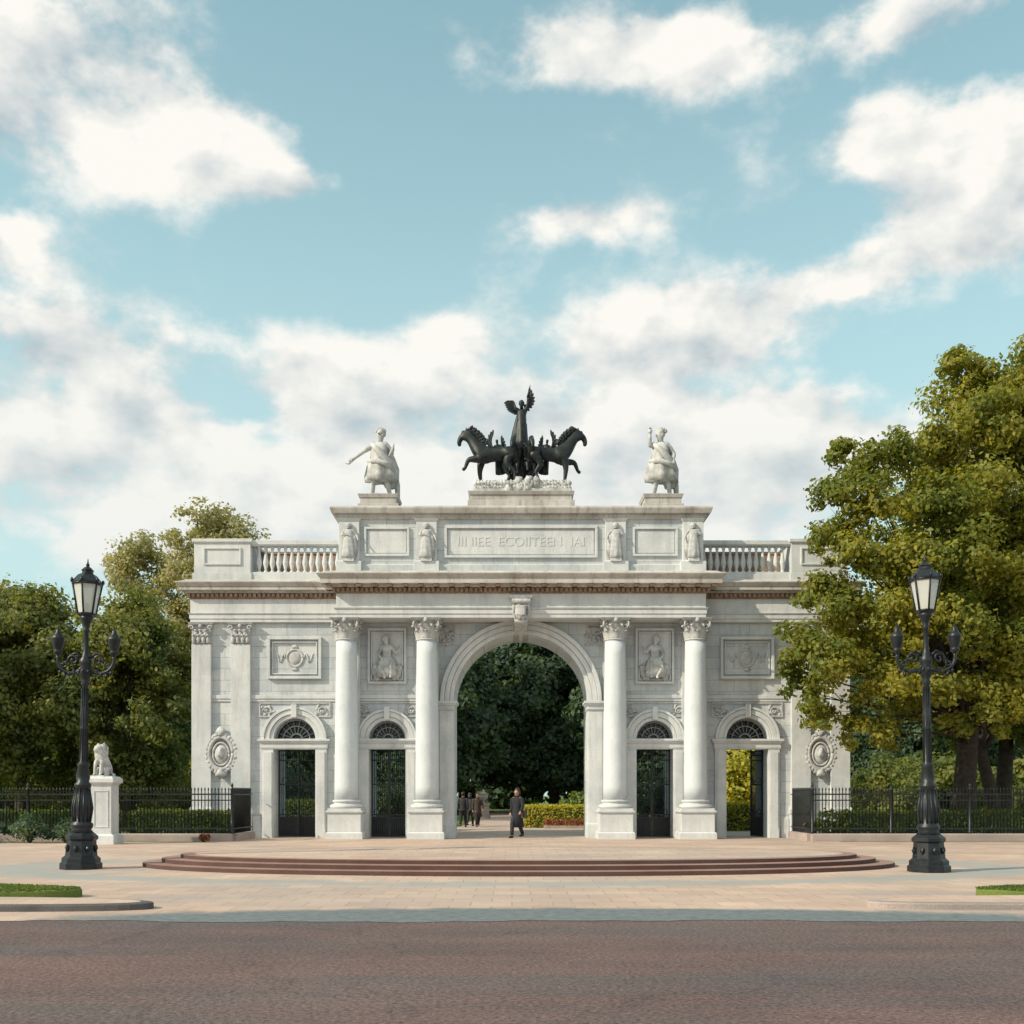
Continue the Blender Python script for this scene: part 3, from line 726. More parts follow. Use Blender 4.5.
for s in (-1,1):
    a,b_=sorted((s*6.6,s*12.22))
    m=MB(); m.mould(a,b_,.02,2.1,[(8.02,8.14,.06,.06),(8.14,8.30,.09,.09),(8.30,8.35,.11,.14),(8.35,8.88,.06,.06)])
    part(m,"wing_frieze",SMOOTH,A,bevel=.01)
    m=MB(); m.mould(a,b_,.02,2.1,[(9.08,9.16,.2,.22),(9.16,9.28,.38,.38),(9.28,9.42,.40,.50),(9.42,9.46,.50,.50),(9.46,9.58,.44,.2)])
    part(m,"wing_cornice",CORN,A,bevel=.01)
    x0,x1=(6.9,12.3) if s>0 else (-12.3,-6.9)
    m=dentils(x0,x1,.02,8.93,9.06,.2); m.mould(a,b_,.02,2.1,[(8.88,9.079,.09,.09)])
    part(m,"wing_dentils",BROWN,A)
    p0,p1=sorted((s*10.05,s*12.15))
    m=MB(); m.mould(p0,p1,.0,2.0,[(9.58,9.85,.05,.05),(9.85,10.95,0,0),(10.95,11.0,.0,.05),(11.0,11.12,.07,.07)])
    m.frame(p0+.35,p1-.35,10.15,10.80,.06,-.05,.02)
    part(m,"parapet",SMOOTH,A,bevel=.01)
    q0,q1=sorted((s*6.6,s*10.03))
    m=MB(); m.mould(q0,q1,1.6,1.9,[(9.59,10.9,0,0),(10.9,11.0,.04,.04)])
    part(m,"rear_parapet",BROWN,A,bevel=.01,label="rear parapet tinted warm brown to suggest sunlight")  # warm sunlight behind the balusters is put into this brown
    m=MB(); m.mould(q0,q1,.08,.42,[(9.58,9.82,.08,.08),(9.82,9.90,.04,.04)])
    bal=part(m,"balustrade",SMOOTH,A,bevel=.01)
    m=MB(); m.mould(q0,q1,.10,.40,[(10.88,10.92,.0,.05),(10.92,11.08,.07,.07)]); part(m,"handrail",SMOOTH,bal,bevel=.01)
    bm=MB(); bm.lathe([(.085,9.90),(.085,9.95),(.05,9.98),(.045,10.03),(.10,10.22),(.105,10.30),(.075,10.45),(.042,10.66),(.04,10.74),(.07,10.77),(.04,10.80),(.08,10.83),(.08,10.88)],n=12)
    bme=bm.mesh("baluster",SMOOTH)
    for i in range(13):
        part(bme,"baluster",SMOOTH,bal,loc=(q0+.25+(q1-q0-.5)*i/12,.25,0))
m=MB(); m.mould(-6.62,6.62,-.85,2.1,[(9.64,9.95,.10,.10),(9.95,10.0,.10,.02),(10.0,11.62,0,0)])
part(m,"attic",STONE,A,label="attic storey with framed panels above the cornice")
m=MB(); m.mould(-6.62,6.62,-.85,2.1,[(11.62,11.70,.05,.12),(11.70,11.80,.12,.12),(11.80,11.95,.24,.30),(11.95,12.02,.30,.30),(12.02,12.10,.28,.1)])
part(m,"attic_cornice",CORN,A,bevel=.01)
for s in (-1,1):
    c=s*4.88; m=MB(); m.frame(c-.82,c+.82,10.28,11.34,.08,-.93,-.8); m.box(c-.7,c+.7,-.87,-.8,10.40,11.22)
    part(m,"attic_panel",SMOOTH,A,bevel=.01)
m=MB(); m.frame(-2.78,2.78,10.22,11.38,.09,-.94,-.8); m.box(-2.65,2.65,-.872,-.8,10.35,11.25)
ap=part(m,"attic_panel",SMOOTH,A,bevel=.01,label="long framed attic panel with faint worn inscription")
cu=bpy.data.curves.new("txt",'FONT'); cu.body="III IIEE  ECOIITEEN  IAI"; cu.size=.48; cu.extrude=.010; cu.align_x='CENTER'; cu.align_y='CENTER'
to=bpy.data.objects.new("t",cu); C.objects.link(to); bpy.context.view_layer.update()
dg=bpy.context.evaluated_depsgraph_get(); tm=bpy.data.meshes.new_from_object(to.evaluated_get(dg)); bpy.data.objects.remove(to)
tm.materials.clear(); tm.materials.append(SMOOTH)
part(tm,"inscription",SMOOTH,ap,loc=(0,-.875,10.80),rot=(math.pi/2,0,0))
for u in (-6.24,-3.43,3.43,6.24):
    m=MB(); m.mould(u-.37,u+.37,-1.0,-.8,[(9.64,10.05,.09,.09),(10.05,10.12,.09,.0),(10.12,11.5,0,0),(11.5,11.61,.0,.07)])
    m.box(u-.2,u+.2,-1.16,-1.0,10.05,10.25)
    p=part(m,"attic_pier",SMOOTH,A,bevel=.01)
    part(FIG,"relief_figure",RELIEF,p,loc=(u,-1.06,10.16),scale=(.95 if u<0 else -.95,.62,.72))
for c,w in ((-5.24,.75),(5.21,.75)):
    m=MB(); m.mould(c-w+.08,c+w-.08,-.55,.65,[(12.1,12.28,.08,.08),(12.28,12.5,0,0),(12.5,12.64,.03,.08)])
    part(m,"statue_plinth",CORN,A,bevel=.012)
m=MB(); m.mould(-1.85,1.85,-.75,1.3,[(12.1,12.35,.1,.1),(12.35,12.55,0,0),(12.55,12.68,.04,.10)])
part(m,"statue_plinth",CORN,A,bevel=.012)

# ------------------------------------------------------------------ bronze chariot group
Q=thing("chariot_statue","dark bronze chariot, prancing horses and winged figure atop the arch","statue",(.38,.2,12.68))
m=MB(); m.mould(-1.7,1.7,-.75,.95,[(0,.14,.1,.1),(.14,.40,.02,-.1),(.40,.48,-.08,-.12)])
rd=random.Random(2)
for i in range(60):
    m.blob((-1.7+3.4*(i%30)/29,-.78,.18+.15*(i//30)),.12,i,(1,.6,1),8,.25)
for i in range(14): m.blob((rd.uniform(-.55,.55),-.82,rd.uniform(.1,.45)),.16,i+90,(1,.6,1),8,.25)
part(m,"base",MARBLE,Q,label="white carved stone base with garlands")
H1=horse([(1.08,1.02),(1.22,.66),(1.34,.60)],[(.66,.62),(.60,.14),(.68,.04)],[(-.50,.78),(-.86,.50),(-.86,.12),(-.76,.04)],[(-.36,.80),(-.62,.46),(-.46,.12),(-.36,.04)])
hm=H1.mesh("horse",BRONZE)
part(hm,"horse",BRONZE,Q,loc=(-1.02,-.10,.44),rot=(0,0,math.pi-.10),scale=(.90,.92,.94))
part(hm,"horse",BRONZE,Q,loc=(1.02,-.10,.44),rot=(0,0,.10),scale=(.90,.92,.94))
H2=horse([(.95,.95),(.85,.6),(.92,.5)],[(.92,1.05),(.98,.7),(1.06,.62)],[(-.50,.78),(-.80,.48),(-.72,.12),(-.64,.04)],[(-.46,.78),(-.76,.48),(-.68,.12),(-.60,.04)],False)
h2=H2.mesh("horse",BRONZE)
part(h2,"horse",BRONZE,Q,loc=(-.22,.25,.44),rot=(0,0,-math.pi/2-.15),scale=(.70,.66,.74))
part(h2,"horse",BRONZE,Q,loc=(.22,.25,.44),rot=(0,0,-math.pi/2+.15),scale=(.70,.66,.74))
m=MB(); m.lathe([(.30,.0),(.38,.1),(.40,.5),(.42,.85),(.46,1.02),(.42,1.06),(.36,1.0)],(0,.45,.85),24)
m.box(-.42,.42,.2,.9,.46,.95)
for s in (-1,1):
    m.tube([(s*.46,.5+.42*math.cos(a),.95+.42*math.sin(a)) for a in [2*math.pi*i/20 for i in range(21)]],.05,6)
    for k in range(4):
        a=math.pi*k/4; m.tube([(s*.46,.5+.4*math.cos(a),.95+.4*math.sin(a)),(s*.46,.5-.4*math.cos(a),.95-.4*math.sin(a))],.03,5)
part(m,"chariot",BRONZE,Q)
v,f=human((-.36,-.1,1.42),(-.46,-.16,1.56),(.24,-.03,1.66),(.24,-.05,1.90),(-.10,-.06,.5),(-.10,0,.07),(.13,-.10,.5),(.14,0,.07),fingers=False,head=(.0,0),heavy=1.1)
m=MB(); m.add(v,f,True); m.loft(ROBE)
m.loft([(-.16,.12,.0,.30,.15,.15,6,0),(-.12,.1,.6,.24,.14,.13,6,.5),(-.03,.08,1.1,.20,.12,.1,6,1),(0,.05,1.42,.15,.1,.05,6,1)])
m.blob((0,0,1.70),.12,5,(1,1.05,1),12,.06)
wing(m,(-.10,.10,1.46),-1,.56,up=-8,back=.05,n=8,wd=.14); wing(m,(.12,.10,1.60),1,.58,up=88,back=.05,n=8,wd=.12)
m.tube([(.24,-.05,1.90),(.30,-.05,2.14),(.34,-.05,2.36)],[.05,.035,.012],6)
part(m,"winged_figure",BRONZE,Q,loc=(-.02,.35,1.98),scale=(.95,1.0,1.0))
for s in (-1,1):
    v,f=human((-.3,-.1,1.20),(-.30,-.3,1.25),(.3,-.1,1.25),(.34,-.3,1.4),(-.10,-.06,.5),(-.10,0,.07),(.13,-.10,.5),(.14,0,.07),fingers=False)
    m=MB(); m.add(v,f,True); m.loft(ROBE); wing(m,(s*.05,.12,1.25),s,.85,up=112,back=.1,n=8,wd=.15); wing(m,(-s*.05,.12,1.2),-s,.6,up=80,back=.1,n=7,wd=.13)
    part(m,"attendant_figure",BRONZE,Q,loc=(s*.80,.40,1.02),rot=(0,s*.12,0),scale=(.68,.66,.76))

# ------------------------------------------------------------------ marble roof statues
def roof_statue(loc,variant,label):
    t=thing("marble_statue",label,"statue",loc)
    m=MB()
    if variant==0:
        v,f=human((-.42,-.06,1.22),(-.66,-.10,1.02),(.33,-.02,1.18),(.22,-.16,1.0),(-.16,-.12,.50),(-.20,.02,.08),(.16,-.02,.5),(.26,.12,.08),head=(.02,0),heavy=1.28)
    else:
        v,f=human((-.30,-.10,1.35),(-.30,-.14,1.66),(.34,-.04,1.16),(.30,-.18,.95),(-.12,-.12,.50),(-.18,.02,.08),(.18,-.02,.5),(.26,.12,.08),head=(-.02,0),heavy=1.28)
    m.add(v,f,True)
    m.loft([(.04,.02,.44,.38,.28,.18,7,0),(.02,.02,.60,.38,.29,.16,7,.3),(0,0,.85,.32,.26,.13,7,.7),(0,0,1.02,.25,.20,.10,7,.9),(0,-.01,1.2,.23,.19,.08,6,1.2),(0,-.01,1.38,.22,.15,.05,5,1.5),(0,0,1.47,.09,.09,0,5,1)])
    cs=[(.26,.14,.30,.12,.10,.25,6,0),(.25,.15,.50,.20,.13,.2,6,.4),(.20,.14,.80,.24,.14,.16,6,.8),(.10,.12,1.1,.24,.14,.12,6,1.2),(0,.06,1.42,.20,.11,.06,6,1.6)]
    m.loft(cs)
    m.tube([(-.20,-.05,1.42),(-.08,-.21,1.25),(.08,-.23,1.08),(.26,-.16,.92),(.36,.05,.76)],[.06,.08,.085,.08,.06],8)
    m.tube([(-.30,-.1,.95),(-.05,-.28,.9),(.24,-.24,.82),(.38,-.05,.72)],[.05,.07,.07,.06],8)
    m.blob((.02 if variant==0 else -.02,.01,1.72),.13,5,(1,1.05,1.0),12,.08)
    for i in range(7):
        a=math.pi*i/6; m.blob((.02+.10*math.cos(a),-.04,1.75+.06*math.sin(a)),.045,i,n=6)
    if variant==0:
        m.tube([(-.66,-.10,1.02),(-.80,-.1,.88),(-.90,-.10,.90)],[.04,.025,.012],6)
        m.tube([(.22,-.16,1.0),(.34,-.1,1.25),(.36,-.05,1.42)],[.03,.05,.02],6)
    else:
        m.tube([(-.30,-.14,1.66),(-.31,-.14,1.76)],[.04,.05],8)
    m.tube([(.32,.2,.62),(.42,.22,.4),(.44,.2,.08)],[.13,.08,.06],7)
    m.lathe([(.46,0),(.46,.03),(.42,.05),(0.0,.05)],n=20,sy=.8)
    part(m,"figure",MARBLE,t)
    t.scale=(1.43,1.43,1.41)
    return t
roof_statue((.33-5.24,.05,12.64),0,"weathered marble robed figure with outstretched arm on the roof plinth")
roof_statue((.33+5.21,.05,12.64),1,"weathered marble robed figure with raised hand on the roof plinth")

# ------------------------------------------------------------------ street lamps
GLASS,nt_,b_=newmat("lantern_glass"); b_.inputs['Base Color'].default_value=(.75,.78,.74,1); b_.inputs['Roughness'].default_value=.25; b_.inputs['Transmission Weight'].default_value=.35
def lamp_posts():
    t=thing("street_lamp","tall black cast-iron lamp post with glazed lantern and two scrolled arms","street lamp",(X(81,23.2),23.2-40,0),"ornate lamp posts on the forecourt")
    m=MB(); o8=dict(n=8,smooth=False,rot=math.pi/8)
    m.lathe([(.45,0),(.45,.13),(.41,.16),(.41,.24),(.34,.30),(.31,.62),(.35,.66),(.35,.72),(.25,.80)],**o8)
    for i in range(8):
        a=2*math.pi*i/8; m.blob((.32*math.cos(a),.32*math.sin(a),.46),.045,i,(1,1,1.5),8,.2)
    part(m,"base",IRON,t,bevel=.01)
    m=MB(); m.lathe([(.25,.80),(.20,.86),(.24,.92),(.24,.98),(.17,1.04),(.20,1.2),(.21,1.35),(.175,1.6),(.14,1.74),(.18,1.78),(.18,1.84),(.13,1.88),(.15,2.0),(.115,2.2),(.14,2.24),(.09,2.32),(.077,3.0),(.092,3.05),(.077,3.1),(.064,3.95),(.10,4.0),(.07,4.05),(.12,4.15),(.15,4.25),(.11,4.36),(.14,4.42),(.14,4.5),(.085,4.58),(.055,4.7),(.05,5.1),(.075,5.14),(.055,5.18),(.085,5.3),(.14,5.40),(.14,5.45)],n=20)
    for i in range(12):
        a=2*math.pi*i/12; m.tube([(.18*math.cos(a),.18*math.sin(a),1.02),(.215*math.cos(a),.215*math.sin(a),1.32),(.15*math.cos(a),.15*math.sin(a),1.74)],[.018,.026,.013],5)
        m.tube([(.09*math.cos(a),.09*math.sin(a),2.3),(.07*math.cos(a),.07*math.sin(a),3.9)],.011,4)
    for i in range(8):
        a=2*math.pi*i/8; m.blob((.14*math.cos(a),.14*math.sin(a),4.26),.045,i,n=6)
    part(m,"post",IRON,t)
    for s in (-1,1):
        m=MB(); pts=[]; K=.90
        for k in range(16):
            q=k/15; a=math.pi*1.05+q*math.pi*.98
            pts.append((s*K*(.40+.30*math.cos(a)*1.0),0,4.40+.0+.25*math.sin(a)*.9+q*.12))
        m.tube([(s*.08,0,4.34)]+pts+[(s*.70*K,0,4.62)],.036,7)
        sc=[]
        for k in range(18):
            q=k/17; a=-.5+q*8; r=.13*(1-.8*q); sc.append((s*(.28+r*math.cos(a)),0,4.50+r*math.sin(a)))
        m.tube(sc,.027,6)
        sc=[(s*(.50+.085*(1-.75*k/13)*math.cos(2+k*.5)),0,4.40+.085*(1-.75*k/13)*math.sin(2+k*.5)) for k in range(14)]
        m.tube(sc,.024,6)
        m.tube([(s*.10,0,4.56),(s*.22,0,4.66),(s*.38,0,4.60)],[.028,.025,.014],6)
        for k in range(5): m.blob((s*(.15+.105*k),0,4.22+.05*math.sin(k*1.7)),.04,k,(1,1,1.4),6,.2)
        m.lathe([(.03,4.58),(.055,4.62),(.105,4.66),(.08,4.70),(.09,4.74),(.125,4.84),(.14,4.95),(.145,4.97),(.105,5.03),(.052,5.10),(.058,5.13),(.025,5.16),(.005,5.26)],(s*.70*K,0,0),12)
        part(m,"arm",IRON,t,label="scrolled arm carrying a small closed urn finial")
    lt=MB(); n=6
    def ringp(r,z): return [(r*math.cos(2*math.pi*i/n+.52),r*math.sin(2*math.pi*i/n+.52),z) for i in range(n)]
    lo,hi=ringp(.19,5.50),ringp(.315,6.15)
    for i in range(n):
        lt.tube([lo[i],hi[i]],.022,5); lt.tube([lo[i],lo[(i+1)%n]],.024,5); lt.tube([hi[i],hi[(i+1)%n]],.03,5)
        lt.blob((hi[i][0]*1.05,hi[i][1]*1.05,6.21),.035,i,(1,1,1.6),6,.1)
    lt.lathe([(.15,5.44),(.20,5.48),(.20,5.51),(.05,5.52),(.04,5.6),(.04,5.72),(.01,5.74)],n=6,smooth=False,rot=.52)
    lt.lathe([(.33,6.15),(.34,6.18),(.29,6.24),(.20,6.34),(.12,6.38),(.12,6.42),(.14,6.44),(.08,6.50),(.03,6.53),(.045,6.56),(.02,6.60),(.005,6.70)],n=6,smooth=False,rot=.52)
    lo_=part(lt,"lantern",IRON,t)
    g=MB(); g.lathe([(.185,5.50),(.305,6.15)],n=6,smooth=False,rot=.52); part(g,"lantern_glass",GLASS,lo_)
    return t
L1=lamp_posts(); L1.rotation_euler=(0,math.radians(1.3),0); L1.scale=(.96,.96,1.0)
copy_thing(L1,(X(929,22.3),22.3-40,0),scale=(.95,.95,.985),rot=(0,math.radians(-.8),0))

# ------------------------------------------------------------------ fences
def fence(x0,x1,y,label,ret=None):
    t=thing("iron_fence",label,"fence",(x0,y,0),"black railings beside the arch")
    L=x1-x0; m=MB(); m.mould(0,L,-.12,.12,[(0,.24,.03,.03),(.24,.28,.03,0)])
    if ret: m.box(*sorted((ret[0]-.15,ret[0]+.15)),.16,-y-.4,0,.27)
    part(m,"kerb_wall",KERB,t,bevel=.01)
    m=MB(); m.box(0,L,-.025,.025,.42,.48); m.box(0,L,-.025,.025,1.60,1.65); m.box(0,L,-.02,.02,1.40,1.44)
    n=int(L/.115)
    for i in range(n+1):
        x=L*i/n; m.tube([(x,0,.28),(x,0,1.74),(x,0,1.80),(x,0,1.87)],[.017,.017,.03,.003],5)
    if ret:
        rx,ly=ret[0],-y-.3
        m.box(rx-.02,rx+.02,.03,ly,.42,.46); m.box(rx-.02,rx+.02,.03,ly,1.60,1.64)
        for i in range(1,int(ly/.13)):
            yy=.13*i; m.tube([(rx,yy,.28),(rx,yy,1.74),(rx,yy,1.80),(rx,yy,1.87)],[.017,.017,.03,.003],5)
    part(m,"railing",IRON,t)
    k=max(1,int(L/2.6))
    pm=MB(); pm.lathe([(.07,.28),(.07,.34),(.05,.36),(.05,1.75),(.07,1.78),(.07,1.82),(.02,1.85),(.055,1.92),(.03,1.98),(.002,2.03)],n=10); pme=pm.mesh("post",IRON)
    for i in range(k+1): part(pme,"post",IRON,t,loc=(L*i/k,0,0))
fence(-13.55,-9.6,-3.1,"black iron railing with spear tips on a low stone kerb",ret=(3.95,))
fence(-40,-14.0,-3.1,"long black iron railing running along dense hedges")
fence(10.3,40,-3.1,"long black iron railing on a low stone kerb below a tree",ret=(0,))
def hedge(x0,x1,y0,y1,z1,label,mat=LEAF_HEDGE,seed=1,size=.05,dens=420,name="hedge",z0=0.05):
    t=thing(name,label,"hedge",(0,0,0))
    m=MB(); m.box(x0+.05,x1-.05,y0+.05,y1-.05,0,z1-.06); part(m,"hedge_body",LEAF_DARK,t)
    part(box_leaves("foliage",x0,x1,y0,y1,z0,z1,size,dens,mat,seed,.05),"foliage",mat,t)
hedge(-13.3,-9.9,-2.7,-1.7,1.0,"clipped green box hedge behind iron railing",seed=2)
hedge(-34,-13.9,-2.7,-1.7,1.0,"long clipped green box hedge behind railing",seed=3,dens=300)
hedge(11.6,34,-2.7,-1.6,1.0,"long clipped green box hedge behind railing",seed=4,dens=300)
def shrub(loc,r,label,mat,seed,leaf=.06,dens=90):
    rng=np.random.default_rng(seed); t=thing("shrub",label,"shrub",loc)
    m=MB()
    for i in range(5):
        a=i*1.3; m.tube([(0,0,0),(r*.3*math.cos(a),r*.3*math.sin(a),r*.5),(r*.5*math.cos(a),r*.5*math.sin(a),r*.8)],[.04,.03,.01],5)
    part(m,"stems",BARK,t)
    P,Qn=clump_leaves([(0,0,r*.6,r*.6),(r*.4,0,r*.5,r*.45),(-r*.4,.1,r*.45,r*.45),(0,-r*.3,r*.5,r*.45)],dens*2.4/max(.5,r),rng)
    P[:,2]=np.abs(P[:,2])
    part(leaf_mesh("leaves",P,Qn,leaf,mat,rng),"leaves",mat,t)
shrub((-10.6,-2.4,.1),.9,"rounded leafy shrub beside the railing end",LEAF_HEDGE,5)
shrub((11.1,-2.3,.1),.9,"rounded leafy shrub beside the railing end",LEAF_HEDGE,6)
shrub((-10.4,-3.7,.0),.3,"small flowering shrub at the foot of the railing",LEAF_RED,7,.035)
for i,(x,r) in enumerate(((-14.8,.8),(-16.0,1.0),(-17.3,.85),(-18.6,1.0))):
    shrub((x,-4.3,0),r,"low dark rounded shrub standing in for a vehicle-like shape",LEAF_DARK,30+i,.05,110)  # shrubs added in place of a dark vehicle-like shape

P1=thing("stone_pedestal","square white stone pedestal beside the railings","pedestal",(X(105,35),-5,0))
m=MB(); m.mould(-.33,.33,-.33,.33,[(0,.28,.12,.12),(.28,.36,.12,0),(.36,1.92,0,0),(1.92,2.0,0,.08),(2.0,2.12,.10,.10),(2.12,2.2,.10,.02)])
m.frame(-.24,.24,.55,1.75,.04,-.35,-.32)
part(m,"pedestal_block",SMOOTH,P1,bevel=.012)
V=[(0,.25,.30),(0,.12,.55),(0,-.05,.80),(0,-.12,.98),(0,-.20,1.08),(0,-.36,1.02),(0,-.42,.98)]
R=[.20,.19,.20,.20,.17,.10,.07]; Ed=[(0,1),(1,2),(2,3),(3,4),(4,5),(5,6)]
def ch(start,pts,rs):
    p=start
    for q,r in zip(pts,rs):
        V.append(q); R.append(r); Ed.append((p,len(V)-1)); p=len(V)-1
for s in (-1,1):
    ch(2,[(s*.15,-.16,.62),(s*.14,-.24,.32),(s*.14,-.26,.07),(s*.14,-.36,.05)],[.10,.07,.06,.06])
    ch(0,[(s*.2,.14,.24),(s*.22,-.06,.30),(s*.22,.04,.08),(s*.22,-.14,.06)],[.15,.11,.07,.06])
    ch(4,[(s*.12,-.14,1.22)],[.04])
ch(0,[(0,.42,.12),(.2,.45,.07),(.32,.2,.06)],[.06,.045,.05])
v,f=skin(V,Ed,R,2); m=MB(); m.add(v,f,True)
rd=random.Random(4)
for i in range(34):
    a=rd.uniform(0,6.28); m.blob((.21*math.cos(a),-.06+.13*math.sin(a)*.9,.78+.42*rd.random()),.09,i,(1,1,1.4),8,.2)
m.box(-.34,.34,-.34,.36,0,.04)
ls=thing("lion_statue","small white stone seated lion on the pedestal","statue",(X(105,35)-.08,-5,2.2),rotz=-.35,scale=.84)
part(m,"lion",MARBLE,ls)

# ------------------------------------------------------------------ people
def cloth(name,c1,c2): return mat_noise(name,c1,c2,9,.85,.3,40)
SKIN=mat_noise("skin",(.30,.17,.12),(.36,.21,.15),5,.5,.1)
HAIR=mat_noise("hair",(.012,.009,.007),(.04,.028,.018),20,.5,.4,60)
def person(loc,rotz,label,coatc,trc,seed,stride=.22,long=True,bag=False,h=1.0,bz=None):
    t=thing("person",label,"person",loc,rotz=rotz,scale=h)
    le,lw=(-.25,.08,1.14),(-.25,-.02,.90); re,rw=(.25,-.03,1.14),(.25,-.20,.95)
    lk,la=(-.09,-stride*.9,.52),(-.09,-stride,.085); rk,ra=(.09,.02,.49),(.09,stride*1.15,.13)
    v,f=human(le,lw,re,rw,lk,la,rk,ra)
    part(MB().add(v,f,True),"body",SKIN,t)
    CM=cloth("coat_cloth",coatc,tuple(c*1.7 for c in coatc)); TM=cloth("trouser_cloth",trc,tuple(c*1.6 for c in trc))
    m=MB(); bz=bz or (.52 if long else .82)
    m.loft([(0,.02,bz,.26 if long else .19,.22 if long else .15,.05,6,seed),(0,.01,.80 if bz<.8 else bz+.03,.21,.17,.04,6,seed),(0,0,.95,.185,.15,.02,6,seed),(0,0,1.1,.165,.135,.015,5,1),(0,0,1.3,.20,.145,0,5,1),(0,0,1.41,.20,.12,0,5,1),(0,0,1.47,.12,.09,0,5,1),(0,0,1.515,.075,.075,0,5,1)],24)
    for s,e,w in ((-1,le,lw),(1,re,rw)):
        m.tube([(s*.14,0,1.42),(s*.20,0,1.38),e,Vector(e).lerp(Vector(w),.5),w],[.075,.082,.062,.055,.048],10)
    m.tube([(0.09*math.cos(a),.0+.08*math.sin(a),1.50) for a in [2*math.pi*i/14 for i in range(15)]],.022,6)
    part(m,"coat",CM,t)
    m=MB()
    for s,k,a in ((-1,lk,la),(1,rk,ra)):
        m.tube([(s*.085,0,.95),(s*.09,0,.80),k,Vector(k).lerp(Vector(a),.6),(a[0],a[1],a[2]+.03)],[.115,.11,.08,.068,.062],12)
    part(m,"trousers",TM,t)
    for s,a in ((-1,la),(1,ra)):
        m=MB(); dz=a[2]-.085
        m.tube([(a[0],a[1]+.05,.045+dz),(a[0],a[1]-.02,.055+dz),(a[0],a[1]-.12,.04+dz),(a[0],a[1]-.21,.03+dz)],[.045,.052,.045,.03],10)
        part(m,"shoe",HAIR,t)
    m=MB(); m.blob((0,.025,1.70),.108,seed,(.95,1.05,1.0),16,.02)
    if seed%2: m.loft([(0,.07,1.46,.09,.05,.05,5,0),(0,.06,1.58,.10,.07,.03,5,0),(0,.04,1.70,.1,.09,0,5,0)],16)
    part(m,"hair",HAIR,t)
    m=MB()
    for s in (-1,1): m.blob((s*.032,-.098,1.655),.011,1,n=8,amp=0)
    part(m,"eyes",DARK,t)
    if bag:
        b=MB(); b.mould(.22,.34,-.12,.14,[(.72,.98,0,0)]); b.tube([(.28,-.08,.98),(.30,.0,1.2),(.18,.0,1.44),(-.05,-.13,1.3)],.012,6)
        part(b,"shoulder_bag",HAIR,t,bevel=.02)
    return t
person((X(517,40.3),-.1,.009),-.5,"person in a long dark coat walking with a shoulder bag",(.010,.012,.017),(.015,.017,.022),3,stride=.22,bag=True,h=1.03,bz=.38)
person((X(463,53),13,.009),3.0,"person in a dark jacket walking along the park path",(.015,.017,.022),(.012,.013,.018),4,long=False,h=.97)
person((X(470,55),15,.009),2.9,"person in a grey-blue jacket walking along the park path",(.03,.035,.045),(.015,.016,.02),5,long=False,h=.95)
person((X(477.5,54),14,.009),.2,"person in a brown coat walking along the park path",(.04,.028,.024),(.015,.014,.016),6,long=True,h=.95)

# ------------------------------------------------------------------ garden beyond the arch
hedge(X(524,52),X(524,52)+4.0,12.2,14.6,1.02,"bright yellow-green clipped hedge beyond the arch",LEAF_LIME,12,.06,420)
t=thing("flower_bed","low bed of reddish flowers beneath a lime hedge","flower bed",(0,0,0))
m=MB(); m.box(X(545,50),X(545,50)+3.0,11.0,11.9,0,.15); part(m,"edging",KERB,t)
part(box_leaves("flowers",X(545,50)+.1,X(545,50)+2.9,11.1,11.8,.15,.34,.05,600,LEAF_RED,14),"flowers",LEAF_RED,t)
hedge(-13.0,-7.6,8.6,10,1.3,"clipped garden hedge beyond the side gate",LEAF_HEDGE,13,.07,260)
hedge(8.9,14.5,8.6,10,1.2,"clipped garden hedge beyond the side gate",LEAF_LIME,15,.07,260)
shrub((11.0,12,.0),3.6,"tall yellow-green garden shrub beyond the side gate",LEAF_LIME,61,.12,130)
shrub((-11.8,13,.0),3.0,"tall dark evergreen shrub beyond the side gate",LEAF_DARK,62,.12,110)
shrub((-5.9,7.5,.0),2.7,"tall evergreen shrub added to darken the small gate opening",LEAF_DARK,64,.09,130)  # added planting behind both small gates so the openings look dark
shrub((6.8,7.5,.0),2.6,"tall evergreen shrub added to darken the small gate opening",LEAF_DARK,65,.09,130)
shrub((4.0,24,.3),1.6,"rounded green garden shrub on the sloping lawn",LEAF_HEDGE,63,.10,90)
u=thing("garden_urn","small grey stone urn on a pedestal beside the park path","urn",(X(488,72)-.3,32,0),scale=.75)
m=MB(); m.mould(-.5,.5,-.5,.5,[(0,.3,.12,.12),(.3,1.2,0,0),(1.2,1.35,.08,.1)]); part(m,"pedestal_block",KERB,u,bevel=.02)
m=MB(); m.lathe([(.2,1.35),(.25,1.4),(.1,1.5),(.12,1.6),(.4,1.85),(.45,2.1),(.42,2.2),(.5,2.26),(.3,2.3),(.1,2.45),(.12,2.55),(.01,2.65)],n=24); part(m,"urn_body",KERB,u)

